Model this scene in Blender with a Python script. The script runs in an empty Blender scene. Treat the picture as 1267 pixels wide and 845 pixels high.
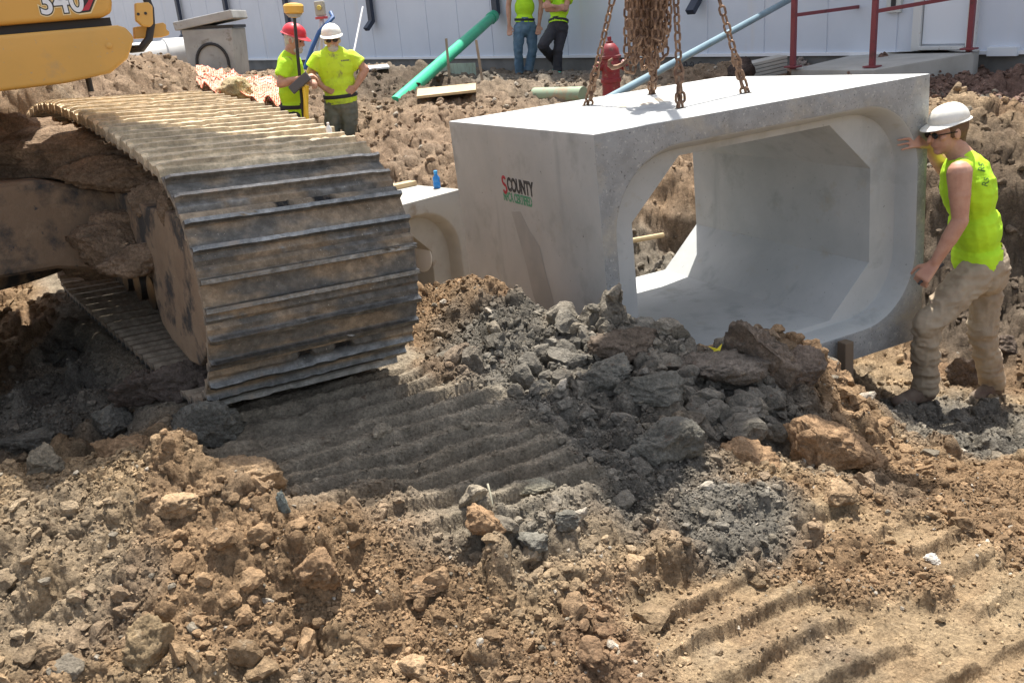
import bpy, bmesh, math, random
import numpy as np
from mathutils import Vector, Matrix, Quaternion

# ------------------------------------------------------------------ camera, sky, sun, exposure
scene = bpy.context.scene
F = 1100.0
def _n(v): v = np.array(v, float); return v / np.linalg.norm(v)
_Z = _n([-.083, -.937, -.342]); _Y = _n(np.array([0, 0, 1.]) - _Z * _Z[2]); _X = np.cross(_Y, _Z)
M = np.array([_X, _Y, _Z]); CAM = np.array([0, 0, 2.5])
cd = bpy.data.cameras.new('camera'); cam = bpy.data.objects.new('camera', cd)
scene.collection.objects.link(cam); scene.camera = cam
r_, u_, b_ = M @ [1, 0, 0], M @ [0, -1, 0], M @ [0, 0, -1]
cam.matrix_world = Matrix([[r_[i], u_[i], b_[i], CAM[i]] for i in range(3)] + [[0, 0, 0, 1]])
cd.sensor_width = 36; cd.lens = F / 1267 * 36; cd.clip_start = .05; cd.clip_end = 2000
w = bpy.data.worlds.new('World'); scene.world = w; w.use_nodes = True
SUN_DIR = _n([.06, .40, 1.0])                      # towards the sun
nt = w.node_tree; bg = nt.nodes['Background']
sky = nt.nodes.new('ShaderNodeTexSky'); sky.sky_type = 'NISHITA'; sky.sun_disc = False
sky.sun_elevation = math.asin(SUN_DIR[2]); sky.sun_rotation = math.atan2(SUN_DIR[0], SUN_DIR[1])
sky.dust_density = 2.0; sky.air_density = 1.0
hs = nt.nodes.new('ShaderNodeHueSaturation'); hs.inputs['Saturation'].default_value = .5      # hazy summer sky
nt.links.new(sky.outputs[0], hs.inputs['Color']); nt.links.new(hs.outputs[0], bg.inputs[0]); bg.inputs[1].default_value = .14
sl = bpy.data.lights.new('sun', 'SUN'); sl.energy = 5.0; sl.angle = math.radians(.6); sl.color = (1, .95, .87)
so = bpy.data.objects.new('sun', sl); scene.collection.objects.link(so)
so.rotation_euler = Vector(SUN_DIR).to_track_quat('Z', 'Y').to_euler()
vs = scene.view_settings; vs.view_transform = 'Standard'; vs.look = 'None'; vs.gamma = 1
vs.use_curve_mapping = False; vs.exposure = .88
scene.cycles.use_denoising = True
scene.cycles.max_bounces = 6; scene.cycles.diffuse_bounces = 4

# ------------------------------------------------------------------ helpers
def ray(px, py): return M @ np.array([(px - 633.5) / F, (py - 422.5) / F, 1.])
def at(px, py, Y): d = ray(px, py); return CAM + d * (Y / d[1])          # point on a pixel ray at forward distance Y
def atz(px, py, z): d = ray(px, py); return CAM + d * ((z - 2.5) / d[2])
def onpl(px, py, P, n): d = ray(px, py); return CAM + d * (np.dot(P - CAM, n) / np.dot(d, n))
rng = np.random.default_rng(7); random.seed(7)
TAB = np.random.default_rng(1).random(1 << 16)
def _h(ix, iy, iz, s):
    h = (ix * 73856093) ^ (iy * 19349663) ^ (iz * 83492791) ^ (s * 2654435)
    h = (h ^ (h >> 13)) * 1274126177
    return TAB[(h ^ (h >> 16)) & 0xffff]
def vnoise(x, y, z=0., s=0):
    x, y, z = np.broadcast_arrays(x, y, z); fx, fy, fz = np.floor(x), np.floor(y), np.floor(z)
    ix, iy, iz = fx.astype(np.int64), fy.astype(np.int64), fz.astype(np.int64)
    a, b, c = x - fx, y - fy, z - fz
    a = a * a * (3 - 2 * a); b = b * b * (3 - 2 * b); c = c * c * (3 - 2 * c)
    r = 0
    for k in ((0, 1) if np.any(c != 0) else (0,)):
        wz = c if k else 1 - c
        l = _h(ix, iy, iz + k, s) * (1 - a) + _h(ix + 1, iy, iz + k, s) * a
        u = _h(ix, iy + 1, iz + k, s) * (1 - a) + _h(ix + 1, iy + 1, iz + k, s) * a
        r = r + (l * (1 - b) + u * b) * wz
    return r * 2 - 1
def fbm(x, y, z=0., o=4, s=0, g=.5, ridge=False):
    r = 0; a = 1; t = 0
    for i in range(o):
        v = vnoise(x, y, z, s + i * 17)
        if ridge: v = 1 - 2 * np.abs(v)
        r = r + a * v; t += a; a *= g; x = x * 2.03 + 5.1; y = y * 2.03 + 1.7; z = z * 2.03 if np.any(z) else z
    return r / t
def worley(x, y, s):
    fx, fy = np.floor(x).astype(np.int64), np.floor(y).astype(np.int64)
    best = np.full(x.shape, 9.); idr = np.zeros(x.shape)
    for dx in (-1, 0, 1):
        for dy in (-1, 0, 1):
            cx, cy = fx + dx, fy + dy
            px = cx + .15 + .7 * _h(cx, cy, 0 * cx, s); py = cy + .15 + .7 * _h(cx, cy, 0 * cx, s + 3)
            rr = _h(cx, cy, 0 * cx, s + 9)
            d = np.hypot(x - px, y - py) * (1.0 + .9 * rr)
            m = d < best; best = np.where(m, d, best); idr = np.where(m, rr, idr)
    return best, idr

COL = scene.collection
def setmat(o, m):
    if m is not None: o.data.materials.append(m)
def link(name, me, mat=None, parent=None):
    o = bpy.data.objects.new(name, me); COL.objects.link(o)
    if mat is not None: o.data.materials.append(mat)
    if parent is not None: o.parent = parent
    return o
def tag(o, label=None, cat=None, group=None, kind=None):
    for k, v in (('label', label), ('category', cat), ('group', group), ('kind', kind)):
        if v: o[k] = v
    return o
def empty(name, loc, label=None, cat=None, group=None):
    o = bpy.data.objects.new(name, None); COL.objects.link(o); o.location = Vector(loc); o.empty_display_size = .2
    tag(o, label, cat, group); o['_base'] = 1; del o['_base']
    return o
def mesh_np(name, V, Fc, smooth=False):
    me = bpy.data.meshes.new(name); V = np.asarray(V, np.float32); Fc = np.asarray(Fc, np.int32)
    k = Fc.shape[1]; me.vertices.add(len(V)); me.vertices.foreach_set('co', V.ravel())
    me.loops.add(Fc.size); me.loops.foreach_set('vertex_index', Fc.ravel())
    me.polygons.add(len(Fc)); me.polygons.foreach_set('loop_start', np.arange(0, Fc.size, k, dtype=np.int32))
    me.polygons.foreach_set('loop_total', np.full(len(Fc), k, np.int32))
    me.polygons.foreach_set('use_smooth', np.full(len(Fc), smooth))
    me.update(calc_edges=True); return me
class MB:
    """collects shapes (world coordinates) and links them as one mesh"""
    def __init__(s): s.v = []; s.f = []
    def add(s, V, Fs):
        o = len(s.v); s.v += [tuple(map(float, p)) for p in V]; s.f += [tuple(i + o for i in f) for f in Fs]; return s
    def box(s, c, ax, ay, az, hx, hy, hz):
        c, ax, ay, az = map(np.array, (c, ax, ay, az))
        V = [c + ax * hx * i + ay * hy * j + az * hz * k for k in (-1, 1) for j in (-1, 1) for i in (-1, 1)]
        return s.add(V, [(0, 2, 3, 1), (4, 5, 7, 6), (0, 1, 5, 4), (2, 6, 7, 3), (0, 4, 6, 2), (1, 3, 7, 5)])
    def bar(s, p0, p1, wd, th, up=(0, 0, 1)):
        p0, p1 = np.array(p0, float), np.array(p1, float); a = _n(p1 - p0); b = np.cross(a, up)
        b = _n(b) if np.linalg.norm(b) > 1e-4 else _n(np.cross(a, [1, 0, 0])); c = np.cross(a, b)
        return s.box((p0 + p1) / 2, a, b, c, np.linalg.norm(p1 - p0) / 2, wd / 2, th / 2)
    def tube(s, pts, r, n=12, cap=True, hollow=None):
        pts = [np.array(p, float) for p in pts]; rs = r if hasattr(r, '__len__') else [r] * len(pts)
        V = []; Fs = []; t0 = _n(pts[1] - pts[0]); b = np.cross(t0, [.31, .2, .93]); b = _n(b)
        for i, p in enumerate(pts):
            t = _n(pts[min(i + 1, len(pts) - 1)] - pts[max(i - 1, 0)]); b = _n(b - t * np.dot(b, t)); c = np.cross(t, b)
            V += [p + rs[i] * (math.cos(2 * math.pi * k / n) * b + math.sin(2 * math.pi * k / n) * c) for k in range(n)]
        for i in range(len(pts) - 1):
            for k in range(n): Fs.append((i * n + k, i * n + (k + 1) % n, (i + 1) * n + (k + 1) % n, (i + 1) * n + k))
        if cap: Fs.append(tuple(range(n))[::-1]); Fs.append(tuple((len(pts) - 1) * n + k for k in range(n)))
        return s.add(V, Fs)
    def prism(s, poly, d):                      # polygon (world points) extruded by vector d
        n = len(poly); P = [np.array(p, float) for p in poly]; d = np.array(d, float)
        return s.add(P + [p + d for p in P], [tuple(range(n))[::-1], tuple(range(n, 2 * n))] + [(i, (i + 1) % n, n + (i + 1) % n, n + i) for i in range(n)])
    def ell(s, c, r, R=None, n=16, m=10):
        R = np.eye(3) if R is None else np.array(R); V = []; Fs = []
        for i in range(m + 1):
            t = math.pi * i / m
            for k in range(n):
                p = 2 * math.pi * k / n; V.append(np.array(c) + R @ (np.array([math.sin(t) * math.cos(p), math.sin(t) * math.sin(p), math.cos(t)]) * r))
        for i in range(m):
            for k in range(n): Fs.append((i * n + k, (i + 1) * n + k, (i + 1) * n + (k + 1) % n, i * n + (k + 1) % n))
        return s.add(V, Fs)
    def lathe(s, c, ax, prof, n=24):            # prof: (radius, height) along axis
        ax = _n(ax); b = _n(np.cross(ax, [.3, .9, .1])); cc = np.cross(ax, b); V = []; Fs = []
        for (r, h) in prof:
            V += [np.array(c) + ax * h + r * (math.cos(2 * math.pi * k / n) * b + math.sin(2 * math.pi * k / n) * cc) for k in range(n)]
        for i in range(len(prof) - 1):
            for k in range(n): Fs.append((i * n + k, i * n + (k + 1) % n, (i + 1) * n + (k + 1) % n, (i + 1) * n + k))
        Fs.append(tuple(range(n))[::-1]); Fs.append(tuple((len(prof) - 1) * n + k for k in range(n)))
        return s.add(V, Fs)
    def build(s, name, mat, parent=None, smooth=False, bevel=0, seg=2, weld=False, angle=35):
        me = bpy.data.meshes.new(name); off = np.array(parent.matrix_world.translation if False else (parent_loc(parent))) if parent else np.zeros(3)
        me.from_pydata([tuple(np.array(v) - off) for v in s.v], [], s.f); me.update()
        bm = bmesh.new(); bm.from_mesh(me)
        if weld: bmesh.ops.remove_doubles(bm, verts=bm.verts, dist=1e-5)
        bmesh.ops.recalc_face_normals(bm, faces=bm.faces)
        if bevel:
            es = [e for e in bm.edges if len(e.link_faces) == 2 and e.calc_face_angle(0) > math.radians(angle)]
            bmesh.ops.bevel(bm, geom=es, offset=bevel, segments=seg, profile=.6, affect='EDGES', clamp_overlap=True)
        bm.to_mesh(me); bm.free()
        if smooth:
            me.polygons.foreach_set('use_smooth', np.ones(len(me.polygons), bool))
            try: me.set_sharp_from_angle(angle=math.radians(40))
            except Exception: pass
        return link(name, me, mat, parent)
def parent_loc(p):
    v = np.zeros(3)
    while p is not None: v += np.array(p.location); p = p.parent
    return v

# ------------------------------------------------------------------ materials
def nodes(m):
    m.use_nodes = True; nt = m.node_tree; return nt, nt.nodes['Principled BSDF']
def noise_(nt, co, scale, detail=6, rough=.6, dist=0):
    n = nt.nodes.new('ShaderNodeTexNoise'); n.inputs['Scale'].default_value = scale; n.inputs['Detail'].default_value = detail
    n.inputs['Roughness'].default_value = rough; n.inputs['Distortion'].default_value = dist; nt.links.new(co, n.inputs['Vector']); return n.outputs['Fac']
def ramp_(nt, fac, stops):
    n = nt.nodes.new('ShaderNodeValToRGB'); e = n.color_ramp.elements
    while len(e) < len(stops): e.new(.5)
    for i, (p, c) in enumerate(stops): e[i].position = p; e[i].color = (*c, 1) if hasattr(c, '__len__') else (c, c, c, 1)
    nt.links.new(fac, n.inputs[0]); return n.outputs[0]
def mix_(nt, fac, a, b, mode='MIX'):
    n = nt.nodes.new('ShaderNodeMix'); n.data_type = 'RGBA'; n.blend_type = mode
    for sock, v in ((n.inputs[0], fac), (n.inputs[6], a), (n.inputs[7], b)):
        if isinstance(v, bpy.types.NodeSocket): nt.links.new(v, sock)
        elif hasattr(v, '__len__'): sock.default_value = (*v, 1)
        else: sock.default_value = v
    return n.outputs[2]
def bump_(nt, bs, h, strength, dist=.01, prev=None):
    n = nt.nodes.new('ShaderNodeBump'); n.inputs['Strength'].default_value = strength; n.inputs['Distance'].default_value = dist
    nt.links.new(h, n.inputs['Height'])
    if prev: nt.links.new(prev, n.inputs['Normal'])
    nt.links.new(n.outputs[0], bs.inputs['Normal']); return n.outputs[0]
def mat(name, col, rough=.6, metal=0., var=None, dirt=None, bump=None, attr=None, spec=None, coords='Object'):
    """var=(colour2, scale, lo, hi)  dirt=list of (colour, scale, lo, hi)  bump=list of (scale, strength, dist)"""
    m = bpy.data.materials.new(name); nt, bs = nodes(m)
    tc = nt.nodes.new('ShaderNodeTexCoord'); co = tc.outputs[coords]
    c = col
    if attr:
        a = nt.nodes.new('ShaderNodeAttribute'); a.attribute_name = attr; c = a.outputs['Color']
    if var: c = mix_(nt, ramp_(nt, noise_(nt, co, var[1]), [(var[2], 0.), (var[3], 1.)]), c, var[0])
    for d in dirt or []:
        c = mix_(nt, ramp_(nt, noise_(nt, co, d[1], 8, .65), [(d[2], 0.), (d[3], 1.)]), c, d[0])
    if isinstance(c, bpy.types.NodeSocket): nt.links.new(c, bs.inputs['Base Color'])
    else: bs.inputs['Base Color'].default_value = (*c, 1)
    bs.inputs['Roughness'].default_value = rough; bs.inputs['Metallic'].default_value = metal
    if spec is not None: bs.inputs['Specular IOR Level'].default_value = spec
    p = None
    for b in bump or []: p = bump_(nt, bs, noise_(nt, co, b[0], 8, .6), b[1], b[2], p)
    return m
def soil_mat(name, attr='soil', bump=1.0):
    m = bpy.data.materials.new(name); nt, bs = nodes(m)
    geo = nt.nodes.new('ShaderNodeNewGeometry'); co = geo.outputs['Position']
    a = nt.nodes.new('ShaderNodeAttribute'); a.attribute_name = attr; c = a.outputs['Color']
    c = mix_(nt, 1., c, ramp_(nt, noise_(nt, co, 9, 8, .7), [(.3, .62), (.5, .95), (.72, 1.45)]), 'MULTIPLY')
    c = mix_(nt, 1., c, ramp_(nt, noise_(nt, co, 70, 6, .75), [(.32, .6), (.5, 1.), (.7, 1.5)]), 'MULTIPLY')
    c = mix_(nt, ramp_(nt, noise_(nt, co, 26, 5, .7), [(.6, 0.), (.72, .55)]), c, (.42, .34, .24))
    c = mix_(nt, ramp_(nt, noise_(nt, co, 17.3, 5, .7), [(.62, 0.), (.72, .6)]), c, (.12, .06, .035))
    nt.links.new(c, bs.inputs['Base Color']); bs.inputs['Roughness'].default_value = .95; bs.inputs['Specular IOR Level'].default_value = .15
    p = bump_(nt, bs, noise_(nt, co, 60, 8, .75), .8 * bump, .025)
    vo = nt.nodes.new('ShaderNodeTexVoronoi'); vo.inputs['Scale'].default_value = 95; nt.links.new(co, vo.inputs['Vector'])
    p = bump_(nt, bs, ramp_(nt, vo.outputs['Distance'], [(0., 1.), (.6, 0.)]), .6 * bump, .006, p)
    bump_(nt, bs, noise_(nt, co, 300, 4, .7), .5 * bump, .005, p)
    return m
SOIL = soil_mat('soil'); CLOD = soil_mat('clod_soil', bump=.8)
def streaks(m, scale, col, lo, hi, stretch=(1, 1, .12)):
    """vertical run-down stains over an existing material"""
    nt = m.node_tree; bs = nt.nodes['Principled BSDF']; tc = nt.nodes.new('ShaderNodeTexCoord')
    mp = nt.nodes.new('ShaderNodeMapping'); mp.inputs['Scale'].default_value = stretch; nt.links.new(tc.outputs['Object'], mp.inputs[0])
    f = ramp_(nt, noise_(nt, mp.outputs[0], scale, 5, .6), [(lo, 0.), (hi, 1.)])
    lk = bs.inputs['Base Color'].links; src = lk[0].from_socket if lk else tuple(bs.inputs['Base Color'].default_value)[:3]
    nt.links.new(mix_(nt, f, src, col), bs.inputs['Base Color'])
CONC = mat('precast_concrete', (.41, .425, .42), .85, var=((.49, .50, .49), 2.2, .35, .65),
           dirt=[((.33, .34, .33), 3.1, .56, .72), ((.40, .38, .33), 6.5, .6, .75), ((.16, .16, .155), 55, .66, .70), ((.12, .12, .115), 23, .70, .715)],
           bump=[(14, .15, .01), (160, .35, .003)])
streaks(CONC, 5.0, (.34, .355, .355), .58, .74)
CONC_ROUGH = mat('broken_face_concrete', (.33, .335, .33), .9, var=((.25, .255, .25), 9, .4, .65),
           dirt=[((.5, .49, .46), 45, .58, .7), ((.12, .12, .12), 70, .60, .66), ((.40, .37, .31), 4, .5, .7)], bump=[(40, .5, .008), (200, .5, .004)])
CONC_OLD = mat('site_concrete', (.42, .41, .38), .9, var=((.33, .32, .29), 3, .4, .7), bump=[(90, .3, .004)])
STEEL = mat('worn_track_steel', (.11, .105, .10), .45, .75, dirt=[((.17, .13, .09), 9, .42, .6), ((.32, .31, .30), 30, .62, .75)], bump=[(60, .3, .004)])
MUDM = soil_mat('track_mud')
YEL = mat('yellow_paint', (.66, .37, .085), .42, var=((.58, .34, .085), 3, .45, .7), dirt=[((.42, .30, .16), 5, .58, .78), ((.45, .33, .2), 60, .63, .7)], bump=[(300, .04, .001)])
BLACKM = mat('black_rubber', (.02, .02, .022), .5)
DARKM = mat('dark_painted_steel', (.03, .03, .033), .45, .2, dirt=[((.2, .15, .1), 7, .45, .65)])
FRAME = mat('muddy_frame_steel', (.045, .045, .045), .7, .1, dirt=[((.24, .165, .105), 3.2, .40, .52), ((.30, .215, .14), 12, .52, .68), ((.05, .05, .055), 25, .62, .7)], bump=[(30, .6, .01), (150, .4, .004)])
CHAINM = mat('rusty_chain_steel', (.13, .075, .05), .6, .55, var=((.30, .19, .12), 30, .4, .65), dirt=[((.33, .22, .14), 80, .58, .7)], bump=[(200, .3, .002)])
SIDING = mat('white_metal_siding', (.60, .65, .73), .5, 0, var=((.55, .60, .68), 1.2, .4, .7), bump=[(3, .05, .01)])
streaks(SIDING, 3.0, (.60, .61, .63), .60, .8)
# soil colours
BROWN = np.array([.265, .175, .10]); GREY = np.array([.16, .145, .12]); TAN = np.array([.41, .31, .19]); RED = np.array([.22, .14, .085]); PALE = np.array([.33, .285, .22])

def noise3_disp(V, s, o, seed, ridge=False): return fbm(V[:, 0] * s + seed, V[:, 1] * s, V[:, 2] * s + seed * 1.3 + .01, o, seed, .55, ridge)
_ico = {}
def ico(sub):
    if sub not in _ico:
        bm = bmesh.new(); bmesh.ops.create_icosphere(bm, subdivisions=sub, radius=1)
        _ico[sub] = (np.array([v.co[:] for v in bm.verts]), np.array([[v.index for v in f.verts] for f in bm.faces])); bm.free()
    return _ico[sub]
def clod_shape(sub, seed, rough=.35, facets=6):
    V, Fc = ico(sub); V = V.copy(); r = np.random.default_rng(seed)
    V *= 1 + rough * noise3_disp(V, 1.1, 2, seed)[:, None]
    for k in range(facets + 3):                                  # chop flat faces
        n = _n(r.normal(size=3)); d = r.uniform(.32, .75); h = V @ n; V -= np.outer(np.maximum(h - d, 0) * .9, n)
    nn = V / np.linalg.norm(V, axis=1)[:, None]
    V += nn * (.22 * noise3_disp(V, 2.6, 4, seed + 5))[:, None] + nn * (.10 * noise3_disp(V, 5.5, 3, seed + 6, True))[:, None]
    if sub >= 4: V += nn * (.07 * noise3_disp(V, 8, 5, seed + 7, True))[:, None] + nn * (.02 * noise3_disp(V, 30, 3, seed + 8))[:, None]
    V *= r.uniform(.75, 1.2, 3)
    return V, Fc
def color_attr(me, C, name='soil'):
    a = me.color_attributes.new(name, 'FLOAT_COLOR', 'POINT'); C4 = np.ones((len(C), 4), np.float32); C4[:, :3] = C; a.data.foreach_set('color', C4.ravel())
# ------------------------------------------------------------------ frames of the big things (world coordinates)
TC = np.array([-1.324, 3.396, 1.616]); TU = _n([-.548, .835, -.047]); TW = np.array([.836, .546, -.052])
TW = _n(TW - TU * (TU @ TW)); TN = np.cross(TU, TW); TN = TN if TN[2] > 0 else -TN
def T(u, w, n): return TC + u * TU + w * TW + n * TN
BO = np.array([.463, 4.216, 1.954]); BW = _n([.913, .408, .025]); BL = np.array([-.407, .913, -.028]); BL = _n(BL - BW * (BL @ BW))
BD = np.cross(BW, BL); BD = BD if BD[2] < 0 else -BD
def B(w_, l, d): return BO + w_ * BW + l * BL + d * BD
C2O = at(571, 234, 7.6); C2W = _n([.70, .71, 0]); C2L = _n([-.71, .70, 0])          # second culvert: front right top corner
WA = at(1230, 63, 10.5); WB = at(300, 73, 24.0); WD = _n(WB - WA)                    # wall base line
WN = _n(np.cross(WD, [0, 0, 1])); WN = WN if WN[1] < 0 else -WN                      # towards the camera

# ------------------------------------------------------------------ ground height
CP = []
def cz(px, py, z): CP.append(atz(px, py, z))
def cy(px, py, Y): CP.append(at(px, py, Y))
def cw(*p): CP.append(np.array(p, float))
for p in [(0, -3, .9), (0, .8, .88), (-2, .8, 1.0), (2, .8, .8), (-4, 0, 1.), (4, 0, .8), (-8, 2, 1.1), (8, 2, .9), (5, 3, .9), (-5, 3, 1.1)]: cw(*p)
for p in [(0, 845, .97), (300, 845, .92), (633, 845, .87), (950, 845, .82), (1267, 845, .8), (150, 750, 1.05), (400, 760, .98), (0, 700, 1.12), (650, 740, .9),
          (0, 605, 1.2), (60, 600, 1.2), (140, 590, 1.22), (230, 580, 1.25), (330, 590, 1.2), (430, 640, 1.08), (500, 680, 1.0), (600, 690, .94),
          (900, 720, .82), (1100, 700, .8), (1267, 700, .72), (1000, 650, .82), (1130, 620, .72), (1267, 600, .48), (1150, 570, .38), (820, 640, .88)]: cz(*p)
for u in (-1.3, -.9, -.4, 0, 1, 2, 3, 4.2):
    for w_ in (.04, .42, .88): CP.append(T(u, w_, -.515))
for p in [(60, 430, .86), (120, 440, .86), (150, 480, .90), (60, 520, 1.0), (190, 520, 1.04), (20, 380, .86)]: cz(*p)
for u in (.1, .6, 1.2, 1.9, 2.6): CP.append(T(u, -.16, -.63)); CP.append(T(u, -.45, -.72))
for p in [(-4, 4.5, 1.05), (-5, 6, 1.1), (-3, 6.5, 1.1), (-3.5, 8, 1.2)]: cw(*p)
# heap in front of the hanging culvert
for p in [(565, 362, 4.7), (602, 356, 4.65), (640, 372, 4.45), (690, 398, 4.15), (735, 402, 3.95), (775, 398, 3.88), (832, 432, 3.85), (880, 436, 3.85),
          (935, 410, 3.92), (970, 425, 3.95), (1005, 450, 4.05), (1055, 492, 4.2), (1100, 520, 4.3)]: cy(*p)
for p in [(535, 380, 4.45), (520, 440, 4.1), (560, 430, 4.1), (600, 440, 3.95), (680, 460, 3.75), (780, 470, 3.55), (880, 490, 3.5), (960, 490, 3.55), (1020, 540, 3.5), (760, 540, 3.2), (860, 560, 3.15), (960, 570, 3.2)]: cy(*p)
for p in [(640, 520, 1.06), (720, 600, .93), (850, 610, .86), (980, 620, .84), (540, 500, 1.06)]: cz(*p)
# trench under and beside it
for a in [(0, .5), (1.1, .3), (2.2, .1), (0, 1.4), (1.1, 1.2), (2.3, 1.2), (1.1, 2.2), (0, 2.5), (2.3, 2.4)]:
    q = B(a[0], a[1], 0); cw(q[0], q[1], -.02)
for a in [(.7, -.15), (1.5, -.1)]:
    q = B(a[0], a[1], 0); cw(q[0], q[1], .15)
cy(1120, 502, 4.95); cy(1150, 500, 4.98); cy(1230, 494, 5.15); cy(1267, 492, 5.1); cz(1090, 480, .05); cz(1200, 540, .12); cz(1267, 540, .15); cz(1120, 540, .25)
for p in [(1090, 420, 5.9), (1190, 440, 5.75), (1250, 430, 5.6), (1267, 330, 6.2), (1200, 330, 6.3), (1190, 240, 6.5), (1267, 240, 6.4), (1170, 150, 7.2), (1210, 135, 7.3), (1267, 150, 7.2), (1190, 180, 6.9), (1260, 180, 6.8),
          (1170, 130, 9.0), (1267, 130, 8.8), (1180, 95, 10.2), (1267, 90, 10.2)]: cy(*p)
for p in [(4.6, 5.5, .9), (5, 7, 1.2), (4.4, 4.2, .6), (6, 9, 1.4)]: cw(*p)
# bank seen through the culvert and trench towards the second culvert
for p in [(780, 340, 7.2), (840, 330, 7.1), (780, 270, 7.7), (850, 260, 7.8), (800, 195, 8.6), (860, 180, 8.9), (900, 140, 10)]: cy(*p)
for p in [(-.5, 6.3, -.3), (0, 7, -.3), (-.8, 7.2, -.4), (-1.6, 6.6, -.4), (-.9, 5.2, .95), (-1.6, 5.9, .9), (-2.6, 7.4, 1.0), (-.3, 5.3, .5), (.1, 8.1, .2)]: cw(*p)
for p in [(500, 205, 8.9), (560, 205, 8.8), (555, 160, 9.8), (500, 150, 10.2), (450, 150, 10.0), (600, 132, 10.8), (640, 110, 11.6), (610, 112, 11.5), (690, 118, 11.8), (730, 110, 12), (800, 98, 12), (900, 88, 12.5),
          (540, 118, 12.4), (450, 92, 13.6), (480, 85, 13.9), (515, 86, 14.2), (565, 98, 14.6), (445, 128, 11.8), (500, 132, 11.6), (650, 97, 15.2), (700, 95, 14.0), (560, 97, 15), (600, 104, 14),
          (400, 200, 9.0), (340, 150, 9.3), (300, 118, 10.5), (240, 100, 10), (150, 100, 9.2), (60, 118, 8.0), (300, 100, 13), (380, 90, 13)]: cy(*p)
CP.append(at(415, 232, 10)); CP.append(at(357, 225, 9.7)); CP.append(at(660, 97, 15.5)); CP.append(at(1060, 88, 11))
for t in (-6, -2, 0, 3, 6, 9, 13, 17, 21, 26, 34):
    q = WA + WD * t + WN * .35; cw(q[0], q[1], q[2] - .28); q = WA + WD * t - WN * 2; cw(q[0], q[1], q[2] - .2)
for a in range(12):
    for R_ in (45, 500): cw(R_ * math.cos(a * math.pi / 6), R_ * math.sin(a * math.pi / 6) + 5, 1.5)
CP = np.array(CP)
_eps = .12
def _k(d2): return np.sqrt(d2 + _eps ** 2)
_d2 = ((CP[:, None, :2] - CP[None, :, :2]) ** 2).sum(-1); _n_ = len(CP)
_A = np.zeros((_n_ + 1, _n_ + 1)); _A[:_n_, :_n_] = _k(_d2) - np.eye(_n_) * .02; _A[:_n_, _n_] = 1; _A[_n_, :_n_] = 1
RBF = np.linalg.solve(_A, np.r_[CP[:, 2], 0])
def base_h(x, y):
    out = np.empty(x.shape); xf, yf = x.ravel(), y.ravel(); o = out.ravel()
    for i in range(0, len(xf), 20000):
        a, b = xf[i:i + 20000, None], yf[i:i + 20000, None]
        o[i:i + 20000] = _k((a - CP[:, 0]) ** 2 + (b - CP[:, 1]) ** 2) @ RBF[:-1] + RBF[-1]
    return o.reshape(x.shape)
def sstep(a, b, x): t = np.clip((x - a) / (b - a), 0, 1); return t * t * (3 - 2 * t)
_ua, _wa = _n(TU[:2]), _n(TW[:2])
IB0 = atz(870, 750, .8)[:2]; IBd = _n(atz(1080, 650, .8)[:2] - IB0); IBn = np.array([IBd[1], -IBd[0]])
def zones(x, y):
    """compacted 0..1, track-print A (machine's own path), track-print B (lower right)"""
    dx, dy = x - TC[0], y - TC[1]; u = dx * _ua[0] + dy * _ua[1]; w_ = dx * _wa[0] + dy * _wa[1]
    nz = .12 * fbm(x * 2.5, y * 2.5, 0, 3, 5)
    a = sstep(-1.58, -1.40, u + nz * .6) * (1 - sstep(4.3, 4.6, u)) * sstep(-.22, -.05, w_ + nz) * (1 - sstep(.92, 1.08, w_ + nz * 1.5))
    a = a * (1 - sstep(.85, 1.35, -u) * (1 - sstep(.1, .45, w_)))
    px, py = x - IB0[0], y - IB0[1]; s = px * IBd[0] + py * IBd[1]; t = px * IBn[0] + py * IBn[1]
    b = sstep(-.35, -.1, s + nz * 2) * (1 - sstep(.75, .95, s + nz * 2)) * sstep(-.22, -.1, t + nz) * (1 - sstep(1.0, 1.3, t))
    b = b * sstep(-.12, .12, fbm(x * 2.1 + 3, y * 2.1, 0, 3, 77) + .18)
    return a, b, u, w_, s, t
def lumps(x, y, sc, s, pres=.55, hgt=.45):
    F1, idr = worley(x / sc, y / sc, s); r = .30 + .22 * idr
    q = 1 - (F1 / r) ** 2
    q = np.maximum(q, 0)
    return np.where(idr < pres, q ** 1.25 * (1 + .35 * fbm(x / sc * 2.3, y / sc * 2.3, 0, 2, s)), 0) * sc * hgt * (.5 + idr)
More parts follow.
